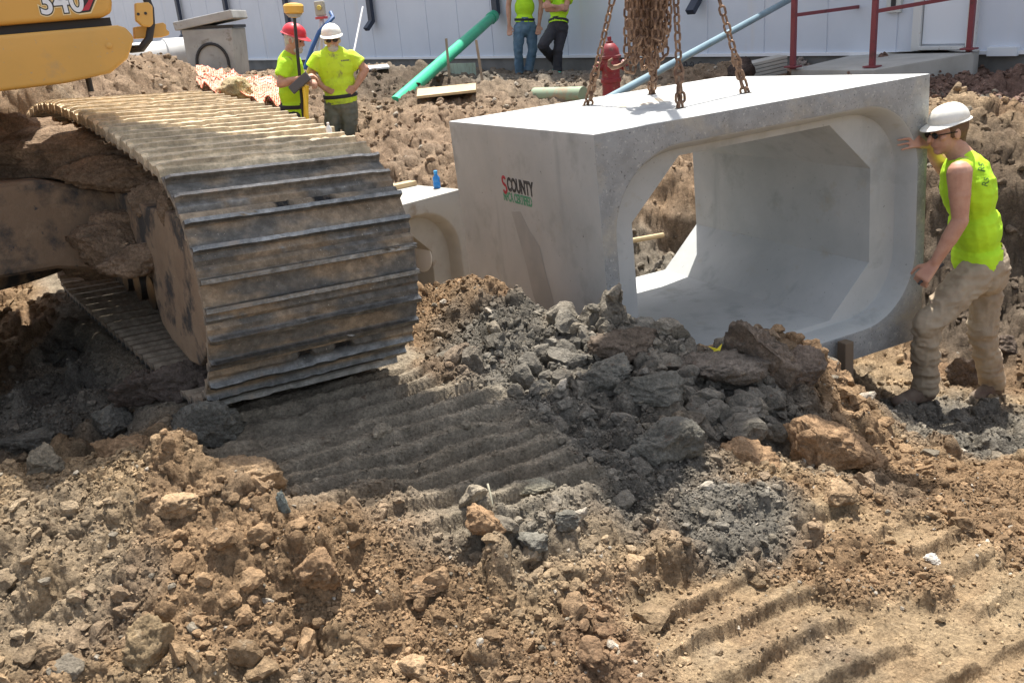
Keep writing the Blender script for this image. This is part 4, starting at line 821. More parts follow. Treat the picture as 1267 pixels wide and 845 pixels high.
# survey rover pole with bipod, controller
PY = mat('survey_yellow', (.80, .52, .03), .4); CFB = mat('carbon_pole', (.02, .02, .02), .35)
gp = empty('survey_rover', at(383, 228, 9.45), 'black survey pole with a yellow receiver on top and yellow bipod legs', 'survey pole')
p_top, p_bot = at(364, 20, 9.45), at(383, 228, 9.45); MB().tube([p_bot, p_top], .017, 10).build('pole', CFB, gp, True)
axp = _n(p_top - p_bot); MB().lathe(p_top, axp, [(.03, -.02), (.05, 0), (.095, .03), (.10, .09), (.085, .11), (.03, .12)], 24).build('receiver', mat('receiver_yellow', (.72, .42, .08), .4), gp, True)
MB().lathe(p_top - axp * .005, axp, [(.055, -.01), (.06, .0), (.085, .02), (.05, .028)], 20).build('receiver_base', mat('receiver_grey', (.35, .35, .33), .5), gp, True)
for a, b_ in (((376, 108, 9.4), (390, 232, 9.2)), ((380, 106, 9.45), (376, 232, 9.7))): MB().tube([at(*a), at(*b_)], [.020, .015], 8).build('bipod_leg', PY, gp, True)
MB().tube([at(378, 106, 9.42), at(379, 152, 9.40)], .026, 8).build('bipod_leg', PY, gp, True)
cdv = at(371, 103, 9.38); dx_ = _n(at(382, 94, 9.38) - at(362, 112, 9.38)); tag(MB().box(cdv, dx_, _n(np.cross(dx_, [0, 1, -.3])), _n(np.cross(dx_, np.cross(dx_, [0, 1, -.3]))), .12, .045, .02).build('field_controller', mat('dark_grey_plastic', (.08, .08, .085), .5), None, bevel=.01), 'dark handheld field controller in the hands of the red hat man', 'controller')
# total station on a tripod behind
ts = empty('total_station', at(398, 88, 13.5), 'survey instrument on a tripod in front of the white wall', 'survey instrument'); hd_ = at(398, 24, 13.5)
for b_ in ((386, 92, 13.2), (398, 92, 14.3), (408, 95, 13.0)): MB().tube([hd_, at(*b_)], [.028, .016], 8).build('leg', mat('tripod_leg_paint', (.6, .6, .62), .5), ts, True)
MB().lathe(hd_, UPV, [(.09, 0), (.09, .03), (.05, .035)], 16).build('tripod_head', mat('tripod_head_red', (.6, .08, .08), .5), ts, True); MB().box(hd_ + [0, 0, .14], (1, 0, 0), (0, 1, 0), (0, 0, 1), .07, .06, .10).build('instrument', mat('instrument_body', (.45, .42, .36), .5), ts, bevel=.02); MB().lathe(hd_ + [0, -.10, .15], (0, 1, 0), [(.03, 0), (.035, .02), (.035, .2)], 14).build('telescope', mat('telescope_yellow', (.65, .5, .12), .4), ts, True)
m = MB(); m.tube([at(409, 16, 13.6), at(412, 22, 13.5), at(395, 40, 13.3), at(386, 60, 13.3), at(377, 86, 13.2)], .03, 8); tag(m.build('blue_hose', mat('hose_blue', (.03, .10, .28), .5), None, True), 'dark blue pipe leaning beside the survey tripod', 'hose')
m = MB(); m.tube([at(438, 64, 13.8), at(449, 9, 14.4)], .014, 8); tag(m.build('white_rod', mat('rod_white', (.85, .85, .85), .4), None), 'thin white rod leaning against the white wall', 'rod')
m = MB(); m.box(at(462, 84, 13.6), _n([1, .2, 0]), _n([-.2, 1, .1]), _n([0, -.1, 1]), .22, .14, .012); tag(m.build('paper_sheet', mat('white_sheet', (.8, .8, .82), .6), None), 'crumpled white sheet lying on the dark soil heap', 'sheet')
# foam board leaning on the foundation, with printed marks
FO = mat('green_foam_board', (.42, .52, .42), .8, var=((.34, .42, .34), 3, .4, .6), dirt=[((.3, .24, .17), 5, .6, .7)]); streaks(FO, 9, (.30, .33, .26), .55, .6, (6, 6, .4))
a_ = wallpt(757, 104, .16); e_ = wallpt(925, 96, .16); zt = wallpt(860, 86, .16)[2]; fb = empty('foam_board', a_, 'long pale green foam board standing against the building foundation', 'foam board')
m = MB(); a2 = a_.copy(); e2 = e_.copy(); a2[2] = e2[2] = zt - .55; m.prism([a2, e2, e2 + UPV * .55, a2 + UPV * .55], WN * .04); m.build('board', FO, fb, bevel=.003)
for px in (854, 862, 872):
    q = wallpt(px, 93, .202); textobj('printed_mark', 'AR', INK, .16, q, UPV, -WD if (-WD)[0] < 0 else WD, fb, .0006, off=.002, bold=.006)
a_ = wallpt(545, 92, .5); e_ = wallpt(590, 95, .5); m = MB(); a_ = at(545, 101, 15.5); e_ = at(590, 100, 15.3); m.prism([a_, e_, e_ + UPV * .28, a_ + UPV * .28], [0, .04, 0]); tag(m.build('foam_offcut', FO, None), 'pale green foam offcut behind the survey stakes', 'foam board')
# block stack by the foundation
bk0 = at(950, 92, 11.2); ps = empty('paver_stack', bk0, 'leaning stack of pale flat stone slabs by the foundation', 'stone slabs')
for k in range(5): MB().box(at(946, 93 - k * 4.4, 11.2), _n([.96, .1, .12]), _n([-.1, 1, 0]), _n([-.12, 0, 1]), .23, .14, .018).build('slab', CONC_OLD, ps, bevel=.006)
tag(mudlump(at(918, 92, 11.0), .14, 91, (1, 1, 1.1), 4, (.06, .045, .04), 'dark_stone', None), 'dark brown rock beside the leaning stone slabs', 'rock')
# bottle on top of the track
bo = T(.12, .80, R0 + .03); bt = empty('water_bottle', bo, 'tiny clear plastic bottle standing on top of the excavator track', 'bottle')
MB().lathe(bo, UPV, [(.011, 0), (.013, .003), (.013, .04), (.006, .052), (.005, .056)], 16).build('bottle_body', mat('clear_plastic', (.75, .74, .72), .25), bt, True); MB().lathe(bo + UPV * .056, UPV, [(.006, 0), (.006, .008), (.004, .009)], 12).build('cap', mat('cap_white', (.8, .7, .65), .4), bt, True)
# gravel mound behind the ramp foot and coarse gravel at the right
scatter('gravel', 9000, .012, .038, 1, 'reddish brown crushed gravel banked up in front of the building on the right', seed=8, area=lambda r, n: ((lambda t, o: (WA[0] + WD[0] * t + WN[0] * o, WA[1] + WD[1] * t + WN[1] * o))(r.uniform(-3.5, .9, n), r.uniform(.15, 3.2, n))), clr=(.21, .135, .105))
scatter('gravel_heap', 1600, .02, .055, 1, 'small heap of pale stones beside the foot of the ramp', seed=9, area=lambda r, n: ((lambda p, q: (p[0] + (q[0] - p[0]) * (s_ := r.random(n)) + r.normal(0, .12, n), p[1] + (q[1] - p[1]) * s_ + r.normal(0, .25, n)))(at(952, 84, 12.3), at(1040, 74, 12.6))), clr=(.30, .25, .22))
# ------------------------------------------------------------------ boulders one can tell apart
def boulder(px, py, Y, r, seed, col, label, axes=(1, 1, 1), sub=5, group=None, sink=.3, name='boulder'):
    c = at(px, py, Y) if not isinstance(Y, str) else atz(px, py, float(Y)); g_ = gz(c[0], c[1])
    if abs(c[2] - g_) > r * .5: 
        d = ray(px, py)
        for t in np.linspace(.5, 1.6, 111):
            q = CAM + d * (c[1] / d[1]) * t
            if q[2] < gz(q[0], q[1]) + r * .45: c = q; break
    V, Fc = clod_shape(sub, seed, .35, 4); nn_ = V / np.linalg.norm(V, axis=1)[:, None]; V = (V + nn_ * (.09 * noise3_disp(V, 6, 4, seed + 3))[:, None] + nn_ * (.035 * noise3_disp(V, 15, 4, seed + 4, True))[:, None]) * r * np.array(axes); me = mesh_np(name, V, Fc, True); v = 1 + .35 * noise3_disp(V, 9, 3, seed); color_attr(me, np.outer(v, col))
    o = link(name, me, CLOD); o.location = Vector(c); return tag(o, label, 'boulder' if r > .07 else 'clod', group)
bR, gR, tR = (.31, .20, .115), (.165, .155, .13), (.36, .25, .15)
for a in [(1018, 552, 3.15, .165, 501, bR, 'big tan boulder with flat faces on the heap, largest of all', (1.15, .9, 1.0)),
          (922, 582, 3.05, .115, 502, bR, 'brown boulder left of the big tan boulder', (1.15, 1, .9)), (1072, 575, 3.2, .07, 503, bR, 'rounded brown clod tucked against the right side of the big tan boulder', (1, 1, 1)),
          (1038, 612, 2.95, .06, 504, tR, 'small tan clod below the big tan boulder', (1.2, 1, .9)), (822, 548, 3.25, .105, 505, gR, 'grey streaked boulder left of the brown boulders on the heap', (1.2, 1, .9)),
          (755, 462, 3.7, .105, 506, gR, 'dark grey flat topped boulder below the culvert corner', (1.4, .9, .8)), (800, 480, 3.62, .095, 507, gR, 'large grey boulder in the middle of the heap', (1.3, 1, .8)),
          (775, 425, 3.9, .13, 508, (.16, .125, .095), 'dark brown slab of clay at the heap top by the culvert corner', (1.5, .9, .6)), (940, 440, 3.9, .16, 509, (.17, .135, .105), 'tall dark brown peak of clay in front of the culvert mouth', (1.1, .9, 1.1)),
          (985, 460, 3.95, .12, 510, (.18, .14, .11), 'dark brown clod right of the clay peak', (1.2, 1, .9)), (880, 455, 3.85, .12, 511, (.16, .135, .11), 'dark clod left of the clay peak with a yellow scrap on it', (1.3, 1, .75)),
          (300, 603, 2.6, .10, 512, tR, 'broad tan boulder at the crest of the foreground heap', (1.35, 1, .9)), (150, 560, 2.75, .095, 513, bR, 'brown boulder on the left crest beside grey rocks', (1.2, 1, .9)),
          (250, 530, 2.95, .11, 514, gR, 'pointed grey rock below the idler of the track', (1.3, .9, .9)), (140, 525, 2.95, .09, 515, gR, 'rounded grey rock on the left side below the track', (1.1, 1, .9)),
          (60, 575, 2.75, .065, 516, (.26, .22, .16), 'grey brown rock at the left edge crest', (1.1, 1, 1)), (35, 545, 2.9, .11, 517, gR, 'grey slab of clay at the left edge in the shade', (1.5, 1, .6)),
          (182, 805, 1.72, .072, 518, (.30, .22, .13), 'upright spiky brown clod at the bottom left', (.9, .8, 1.5)), (350, 625, 2.45, .032, 519, (.2, .22, .2), 'small upright grey green stone on the foreground heap', (.8, .7, 1.5)),
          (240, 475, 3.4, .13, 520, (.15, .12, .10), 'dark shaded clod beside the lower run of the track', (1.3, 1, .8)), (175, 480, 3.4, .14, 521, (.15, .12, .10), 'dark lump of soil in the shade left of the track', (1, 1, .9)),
          (600, 445, 2.6, .055, 522, bR, 'brown clod lying beside grey stones in the centre foreground', (1.3, 1, .9)) if False else (600, 645, 2.6, .055, 522, bR, 'brown clod among grey stones in the centre foreground', (1.3, 1, .9)),
          (665, 672, 2.5, .05, 523, gR, 'grey stone right of centre in the foreground', (1.4, 1, .8)), (215, 625, 2.4, .06, 524, tR, 'tan clod on the slope of the left foreground heap', (1.3, 1, .7)),
          (520, 725, 2.1, .045, 525, bR, 'smooth brown clod below the centre of the foreground', (1.5, 1, .7)), (395, 705, 2.1, .06, 526, bR, 'wide brown clod in the lower left foreground', (1.3, 1, .8)),
          (100, 742, 1.95, .022, 527, (.26, .18, .12), 'dark cube shaped clod in the left foreground', (1, 1, 1)), (510, 830, 1.75, .05, 528, tR, 'tan clod at the bottom edge left of centre', (1.2, 1, .7)),
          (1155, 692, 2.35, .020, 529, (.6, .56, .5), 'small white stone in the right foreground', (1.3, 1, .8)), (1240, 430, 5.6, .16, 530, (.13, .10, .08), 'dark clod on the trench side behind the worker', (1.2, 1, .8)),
          (700, 640, 2.6, .045, 531, gR, 'dark grey stone below the track prints', (1.3, 1, .8)), (655, 600, 2.85, .045, 532, (.3, .27, .2), 'flat pale green grey stone at the end of the track prints', (1.6, 1, .45)),
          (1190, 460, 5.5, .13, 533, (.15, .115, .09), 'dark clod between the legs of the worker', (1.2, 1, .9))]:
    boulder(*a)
# scraps
m = MB(); q = at(886, 436, 3.62); P_ = [q + np.array(v) * .03 for v in [(-1, 0, -1), (-.2, .2, .2), (-1.1, 0, 1), (.2, .1, .5), (.9, 0, 1.2), (.5, -.1, 0), (1, 0, -.8), (0, 0, -.3)]]; m.prism(P_, [0, .004, 0]); tag(m.build('yellow_scrap', mat('yellow_plastic', (.75, .62, .04), .5), None), 'yellow plastic scrap stuck in the dark heap', 'plastic scrap')
q = atz(612, 650, 1.0); g_ = gz(q[0], q[1]); q[2] = g_ + .03; m = MB(); m.tube([q + [0, 0, -.03], q + [-.005, .012, .015], q + [-.01, .03, .035]], .0035, 8); tag(m.build('root_stub', mat('pale_root', (.62, .58, .42), .8), None, True), 'thin pale root sticking out of the soil in the centre', 'root')

# ------------------------------------------------------------------ people
SKIN = mat('skin', (.52, .29, .20), .55, var=((.44, .22, .15), 14, .4, .65), bump=[(120, .1, .002)])
HIVIS = mat('hi_vis_shirt', (.52, .84, .02), .8, var=((.42, .74, .02), 5, .4, .65), bump=[(18, .25, .01), (400, .15, .001)])
HIVIS_D = mat('dirty_hi_vis_shirt', (.60, .82, .04), .8, var=((.45, .62, .06), 7, .5, .62), dirt=[((.25, .25, .12), 9, .60, .70)], bump=[(18, .25, .01)])
KHAKI = mat('muddy_khaki', (.38, .31, .22), .9, var=((.32, .25, .175), 4, .38, .62), dirt=[((.24, .175, .12), 7, .60, .74)], bump=[(22, .3, .012), (500, .2, .001)])
OLIVE = mat('olive_work_cloth', (.13, .145, .12), .9, var=((.19, .19, .15), 8, .4, .65), bump=[(25, .3, .01)])
JEANS = mat('blue_denim', (.085, .16, .24), .9, var=((.15, .24, .33), 7, .4, .65), bump=[(25, .3, .01)])
BLACKC = mat('black_cloth', (.035, .035, .042), .9, bump=[(25, .3, .01)])
BOOTM = mat('muddy_boots', (.17, .13, .095), .9, var=((.12, .08, .06), 15, .4, .6), bump=[(60, .3, .004)])
GREENSH = mat('mint_shoes', (.12, .62, .42), .6)
HATW = mat('white_hard_hat', (.78, .77, .70), .45, dirt=[((.45, .38, .28), 12, .63, .72), ((.6, .56, .48), 5, .5, .7)]); HATR = mat('red_hard_hat', (.62, .03, .045), .35)
HAIRB = mat('brown_hair', (.13, .075, .04), .8, bump=[(150, .6, .004)]); HAIRG = mat('grey_beard', (.5, .47, .43), .8, bump=[(150, .6, .004)]); LENS = mat('dark_lenses', (.01, .01, .012), .12)
class Flesh:
    """collects solid pieces; fused by voxel remeshing into one continuous surface"""
    def __init__(s): s.m = MB()
    def limb(s, p0, p1, r0, r1, fl=1., n=14, ref=None, caps=True):
        p0, p1 = np.array(p0, float), np.array(p1, float); a = _n(p1 - p0); ref = np.array([0, 0, 1.]) if ref is None else np.array(ref, float)
        b = ref - a * (ref @ a); b = _n(b) if np.linalg.norm(b) > .05 else _n(np.cross(a, [.9, .3, .2])); c = np.cross(a, b); V = []; L = np.linalg.norm(p1 - p0); prof = []
        if caps: prof += [(-r0 * math.cos(t), r0 * math.sin(t)) for t in np.linspace(.15, math.pi / 2, 4)]
        else: prof += [(0, r0)]
        prof += [(L * .5, (r0 + r1) / 2)]
        if caps: prof += [(L + r1 * math.sin(t), r1 * math.cos(t)) for t in np.linspace(0, math.pi / 2 - .15, 4)]
        else: prof += [(L, r1)]
        for h, r in prof: V += [p0 + a * h + b * r * fl * math.cos(2 * math.pi * k / n) + c * r * math.sin(2 * math.pi * k / n) for k in range(n)]
        Fs = [(i * n + k, i * n + (k + 1) % n, (i + 1) * n + (k + 1) % n, (i + 1) * n + k) for i in range(len(prof) - 1) for k in range(n)] + [tuple(range(n))[::-1], tuple((len(prof) - 1) * n + k for k in range(n))]
        s.m.add(V, Fs); return s
    def ell(s, c, r, ax=None): s.m.ell(c, np.array(r, float), np.array(ax).T if ax is not None else None); return s
    def build(s, name, mat_, parent, vox, smooth=4, fold=0., fscale=9., cut=None):
        o = s.m.build(name + '_tmp', None); 
        # make every piece face outwards before fusing
        md = o.modifiers.new('r', 'REMESH'); md.mode = 'VOXEL'; md.voxel_size = vox; md2 = o.modifiers.new('s', 'SMOOTH'); md2.iterations = smooth; md2.factor = .5
        dg = bpy.context.evaluated_depsgraph_get(); dg.update(); me = bpy.data.meshes.new_from_object(o.evaluated_get(dg)); old = o.data; bpy.data.objects.remove(o); bpy.data.meshes.remove(old)
        n = len(me.vertices); co = np.empty(n * 3, np.float32); me.vertices.foreach_get('co', co); V = co.reshape(-1, 3).astype(float)
        if fold:
            nr = np.empty(n * 3, np.float32); me.vertices.foreach_get('normal', nr); nr = nr.reshape(-1, 3)
            d = fbm(V[:, 0] * fscale, V[:, 1] * fscale, V[:, 2] * fscale * 1.7 + .01, 3, 61, .5, True); V = V + nr * ((d - .3) * fold)[:, None]
        V -= parent_loc(parent); me.vertices.foreach_set('co', V.astype(np.float32).ravel())
        bm = bmesh.new(); bm.from_mesh(me)
        for (pt, nn) in cut or []:
            bmesh.ops.bisect_plane(bm, geom=bm.verts[:] + bm.edges[:] + bm.faces[:], plane_co=Vector(np.array(pt) - parent_loc(parent)), plane_no=Vector(nn), clear_outer=True)
        bm.to_mesh(me); bm.free(); me.name = name; me.polygons.foreach_set('use_smooth', np.ones(len(me.polygons), bool))
        return link(name, me, mat_, parent)
def hand(fl, wrist, d, pn, side, curl=.5, sc=1., r=.0085, spread=.10):
    """d: along the hand, pn: palm normal (fingers curl towards it), side: towards the thumb"""
    d, pn = _n(d), _n(pn); pn = _n(pn - d * (pn @ d)); sd = np.cross(d, pn); sd = sd if sd @ np.array(side) > 0 else -sd; wrist = np.array(wrist, float)
    for k in range(4):
        o = (-.030 + .020 * k) * sc; fl.limb(wrist + sd * o * .55, wrist + d * .088 * sc + sd * o, .0155 * sc, .0125 * sc, 1.)
        L = [.026, .030, .029, .023][k] * 1.12 * sc; p = wrist + d * .090 * sc + sd * o; a = .25 + curl * .9; dd = _n(d + sd * spread * (k - 1.5))
        ln = [1.3, 1., .82]
        for j in range(3):
            q = p + (dd * math.cos(a) + pn * math.sin(a)) * L * ln[j]; fl.limb(p, q, (r - j * .0007) * sc, (r - .0008 - j * .0007) * sc); p = q; a += curl * .95
    p = wrist + d * .022 * sc + sd * .024 * sc; q = p + _n(d * .65 + sd * .75 + pn * .25) * .042 * sc; fl.limb(p, q, .014 * sc, .0105 * sc)
    q2 = q + _n(d * .95 + sd * .3 + pn * .35) * .032 * sc; fl.limb(q, q2, .0105 * sc, .009 * sc); q3 = q2 + _n(d * .95 + pn * .5) * .024 * sc; fl.limb(q2, q3, .009 * sc, .0078 * sc)
def head(fl, c, f, up, sc=1.):
    f = _n(f); up = _n(np.array(up) - f * (np.array(up) @ f)); s = np.cross(f, up); c = np.array(c, float); ax = [s, f, up]
    fl.ell(c + up * .025 * sc, (.074 * sc, .094 * sc, .092 * sc), ax); fl.ell(c + f * .022 * sc - up * .035 * sc, (.060 * sc, .070 * sc, .078 * sc), ax)
    fl.ell(c + f * .058 * sc - up * .088 * sc, (.030 * sc, .026 * sc, .022 * sc), ax)                # chin
    fl.limb(c + f * .088 * sc + up * .012 * sc, c + f * .108 * sc - up * .024 * sc, .008 * sc, .014 * sc)  # nose
    fl.ell(c + f * .082 * sc - up * .055 * sc, (.026 * sc, .013 * sc, .010 * sc), ax)                # lips
    fl.ell(c + f * .080 * sc + up * .030 * sc, (.052 * sc, .016 * sc, .010 * sc), ax)                # brow
    for k in (-1, 1):
        fl.ell(c + s * k * .076 * sc - f * .004 * sc - up * .008 * sc, (.009 * sc, .019 * sc, .031 * sc), ax)   # ears
        fl.ell(c + s * k * .045 * sc + f * .060 * sc - up * .012 * sc, (.020 * sc, .020 * sc, .018 * sc), ax)   # cheeks
    return s, f, up
def hat(c, f, up, sc, mt, parent, brimf=.05):
    f = _n(f); up = _n(np.array(up) - f * (np.array(up) @ f)); s = np.cross(f, up); V = []; n = 48; Fs = []
    rings = []
    for i in range(15):
        t = i / 14 * math.pi / 2; rings.append((math.cos(t) ** .9 if i else 1.0, math.sin(t)))
    prof = [(1.0, -.02)] + rings
    ri = 0
    for (r, h) in prof:
        for k in range(n):
            a = 2 * math.pi * k / n; x, y = math.cos(a) * .122 * r, math.sin(a) * .150 * r; rid = .006 * math.exp(-(x / .022) ** 2) * (1 if h > .3 else 0)
            rid += .003 * math.exp(-((abs(x) - .055) / .010) ** 2) * (1 if h > .35 else 0)
            V.append(np.array(c) + (s * x + f * y + up * (h * .118 + rid)) * sc)
    m0 = len(prof)
    for i in range(m0 - 1):
        for k in range(n): Fs.append((i * n + k, i * n + (k + 1) % n, (i + 1) * n + (k + 1) % n, (i + 1) * n + k))
    Fs.append(tuple((m0 - 1) * n + k for k in range(n)))
    o = len(V)                                       # brim
    for (ex_, dz) in ((0, -.002), (.5, -.006), (1, -.012), (1.02, -.016), (.5, -.011), (0, -.008)):
        for k in range(n):
            a = 2 * math.pi * k / n; fr = max(0, math.sin(a)); b = .016 + brimf * fr ** 2.2
            V.append(np.array(c) + (s * math.cos(a) * (.121 + b * ex_) + f * math.sin(a) * (.149 + b * ex_) + up * (dz - .02 * ex_ * fr)) * sc)
    for i in range(5):
        for k in range(n): Fs.append((o + i * n + k, o + i * n + (k + 1) % n, o + (i + 1) * n + (k + 1) % n, o + (i + 1) * n + k))
    m = MB(); m.add(V, Fs); h_ = m.build('hard_hat', mt, parent, True); return h_
def person(label, group, J, f, facing, vox=.012, shirt=HIVIS, pants=OLIVE, boots=BOOTM, hatm=HATW, sleeve=True, hairm=HAIRB, beard=None, glasses=False, hand_l=None, hand_r=None, sc=1., headup=(0, 0, 1), fold=.006, bulk=1., tank=False, untuck=0., hats=.83, belt=True):
    """J: joints in world space. L/R are the person's own sides. facing: where the trunk faces"""
    base = (J['ankL'] + J['ankR']) / 2; root = empty('person', base, label, 'person', group)
    up = _n(J['neck'] - J['waist']); fw = _n(np.array(facing) - up * (np.array(facing) @ up)); rt = np.cross(fw, up); ax = [rt, fw, up]   # rt = person's right
    b = Flesh(); s_, f_, u_2 = head(b, J['head'], f, headup, sc)
    hb_ = J['head'] - u_2 * .075 * sc - f_ * .02; b.limb(hb_, J['neck'] - up * .03, .056 * sc, .066 * sc)
    for S in 'LR':
        sh, el, wr = J['sh' + S], J['el' + S], J['wr' + S]
        b.limb(J['neck'] - up * .045, sh, .052 * sc, .060 * sc); b.limb(sh, el, .057 * sc * bulk, .040 * sc, 1.0); b.ell(sh * .55 + el * .45, (.05 * sc * bulk,) * 3); b.limb(el, el * .55 + wr * .45, .043 * sc, .042 * sc); b.limb(el * .6 + wr * .4, wr, .041 * sc, .027 * sc)
        hd = (hand_l if S == 'L' else hand_r) or dict(d=wr - el, pn=fw, side=fw, curl=.35)
        hand(b, wr + _n(hd['d']) * .012, hd['d'], hd['pn'], hd['side'], hd.get('curl', .4), sc * 1.02, r=max(.0088, vox * .95), spread=hd.get('spread', .1))
        b.limb(J['hip' + S], J['kn' + S], .065 * sc, .045 * sc); b.limb(J['kn' + S], J['ank' + S], .045 * sc, .035 * sc)
        b.limb(J['ank' + S], J['ank' + S] * .4 + J['toe' + S] * .6, .028 * sc, .018 * sc)
    ch = J['neck'] * .68 + J['waist'] * .32; b.ell(ch, (.145 * sc, .095 * sc, .20 * sc), ax); b.ell(J['waist'] + up * .03, (.125 * sc, .09 * sc, .15 * sc), ax)
    hm = (J['hipL'] + J['hipR']) / 2; b.ell(hm, (.13 * sc, .09 * sc, .11 * sc), ax); b.limb(J['waist'] + up * .05, hm, .09 * sc, .09 * sc)
    b.build('body', SKIN, root, vox, 3)
    # shirt
    c = Flesh(); c.ell(ch + fw * .005, (.172 * sc * bulk, .118 * sc * bulk, .215 * sc), ax); c.ell(J['waist'] * .6 + ch * .4, (.158 * sc * bulk, .116 * sc * bulk, .17 * sc), ax); c.ell(J['waist'] - up * (.02 + untuck * .5) + fw * .01, (.150 * sc * bulk, .117 * sc * bulk, .12 * sc + untuck), ax)
    for S in 'LR':
        sh, el = J['sh' + S], J['el' + S]; c.limb(J['neck'] - up * .062, sh - up * .005 + (sh - J['neck']) * (-.16 if tank else 0), .056 * sc, .064 * sc * (1 if not tank else .92))
        if sleeve: c.limb(sh - _n(el - sh) * .02, sh + (el - sh) * .66, .074 * sc, .082 * sc, 1., caps=False); c.ell(sh, (.072 * sc,) * 3)
    c.limb(J['neck'] - up * .06, J['neck'] + up * .004, .080 * sc, .064 * sc, caps=False)
    c.build('shirt', shirt, root, max(vox * .9, .0075), 3, fold, 8, cut=[(J['waist'] - up * (.045 + untuck), -up)])
    # trousers
    p = Flesh(); p.ell(hm + up * .035 - fw * .012, (.168 * sc, .132 * sc, .15 * sc), ax); p.limb(J['waist'], hm, .125 * sc, .12 * sc, 1.)
    for S in 'LR':
        hp, kn, an = J['hip' + S], J['kn' + S], J['ank' + S]
        p.limb(hp, kn, .098 * sc, .074 * sc); p.limb(kn, an * .93 + kn * .07, .073 * sc, .068 * sc, caps=False); p.ell(kn, (.076 * sc,) * 3); p.limb(kn * .16 + an * .84, an + (an - kn) * .03, .070 * sc, .070 * sc, caps=False)
    p.build('trousers', pants, root, max(vox * .9, .0085), 3, fold * 2.2, 9, cut=[(J['waist'] + up * .03, up)])
    # belt
    m = MB(); m.lathe(J['waist'] - up * .028, up, [(.158 * sc * bulk, 0), (.160 * sc * bulk, .003), (.160 * sc * bulk, .036), (.158 * sc * bulk, .039)], 32)
    for i, v in enumerate(m.v): q = np.array(v) - J['waist']; m.v[i] = J['waist'] + rt * (q @ rt) + fw * ((q @ fw) * .80 - .002) + up * (q @ up)
    if belt: m.build('belt', BLACKC, root, True)
    for S in 'LR':
        bt = Flesh(); an, to = J['ank' + S], J['toe' + S]; dn_ = np.array([0, 0, 1.]); d = _n((to - an) * [1, 1, 0] + 1e-6)
        bt.limb(an + dn_ * .06, an - dn_ * .02 - d * .015, .052 * sc, .056 * sc); bt.limb(an - dn_ * .045 - d * .02, to - dn_ * .005, .050 * sc, .043 * sc, .8, ref=dn_); bt.limb(an - dn_ * .02, to - d * .05, .05 * sc, .04 * sc)
        bt.build('boot', boots, root, max(vox, .01), 2, .002, 20)
    if hairm:
        hr = Flesh(); hr.ell(J['head'] + u_2 * .028 * sc - f_ * .014 * sc, (.080 * sc, .096 * sc, .090 * sc), [s_, f_, u_2]); hr.limb(J['head'] - f_ * .055 * sc + u_2 * .02, J['head'] - f_ * .052 * sc - u_2 * .055 * sc, .052 * sc, .040 * sc)
        for k in (-1, 1): hr.limb(J['head'] + s_ * k * .068 * sc + f_ * .015 * sc + u_2 * .03 * sc, J['head'] + s_ * k * .070 * sc + f_ * .012 * sc - u_2 * .018 * sc, .012 * sc, .008 * sc)
        hr.build('hair', hairm, root, .008, 2, .003, 60)
    if beard:
        hr = Flesh(); hr.ell(J['head'] + f_ * .052 * sc - u_2 * .080 * sc, (.054 * sc, .048 * sc, .040 * sc), [s_, f_, u_2]); hr.ell(J['head'] + f_ * .088 * sc - u_2 * .040 * sc, (.030 * sc, .012 * sc, .008 * sc), [s_, f_, u_2]); hr.build('beard', beard, root, .008, 2, .003, 60)
    if hatm: hat(J['head'] + u_2 * .060 * sc - f_ * .008 * sc, f_ - u_2 * .02, u_2, sc * hats, hatm, root)
    if glasses:
        m = MB()
        for k in (-1, 1):
            m.ell(J['head'] + f_ * .094 * sc + s_ * k * .032 * sc + u_2 * .002 * sc, (.027 * sc, .008 * sc, .017 * sc), np.array([s_, f_, u_2]).T)
        m.tube([J['head'] + f_ * .094 * sc + s_ * .058 * sc + u_2 * .008 * sc, J['head'] + s_ * .082 * sc + u_2 * .006 * sc], .0035, 6); m.tube([J['head'] + f_ * .094 * sc - s_ * .058 * sc + u_2 * .008 * sc, J['head'] - s_ * .082 * sc + u_2 * .006 * sc], .0035, 6)
        m.tube([J['head'] + f_ * .100 * sc - s_ * .012 * sc + u_2 * .006 * sc, J['head'] + f_ * .100 * sc + s_ * .012 * sc + u_2 * .006 * sc], .003, 6); m.build('sunglasses', LENS, root, True)
    else:
        for k in (-1, 1): MB().ell(J['head'] + f_ * .083 * sc + s_ * k * .031 * sc + u_2 * .006 * sc, (.011 * sc, .008 * sc, .006 * sc), np.array([s_, f_, u_2]).T).build('eye', LENS, root, True)
    return root, ax, (s_, f_, u_2)
def J_(**k): return {n: at(*v) for n, v in k.items()}
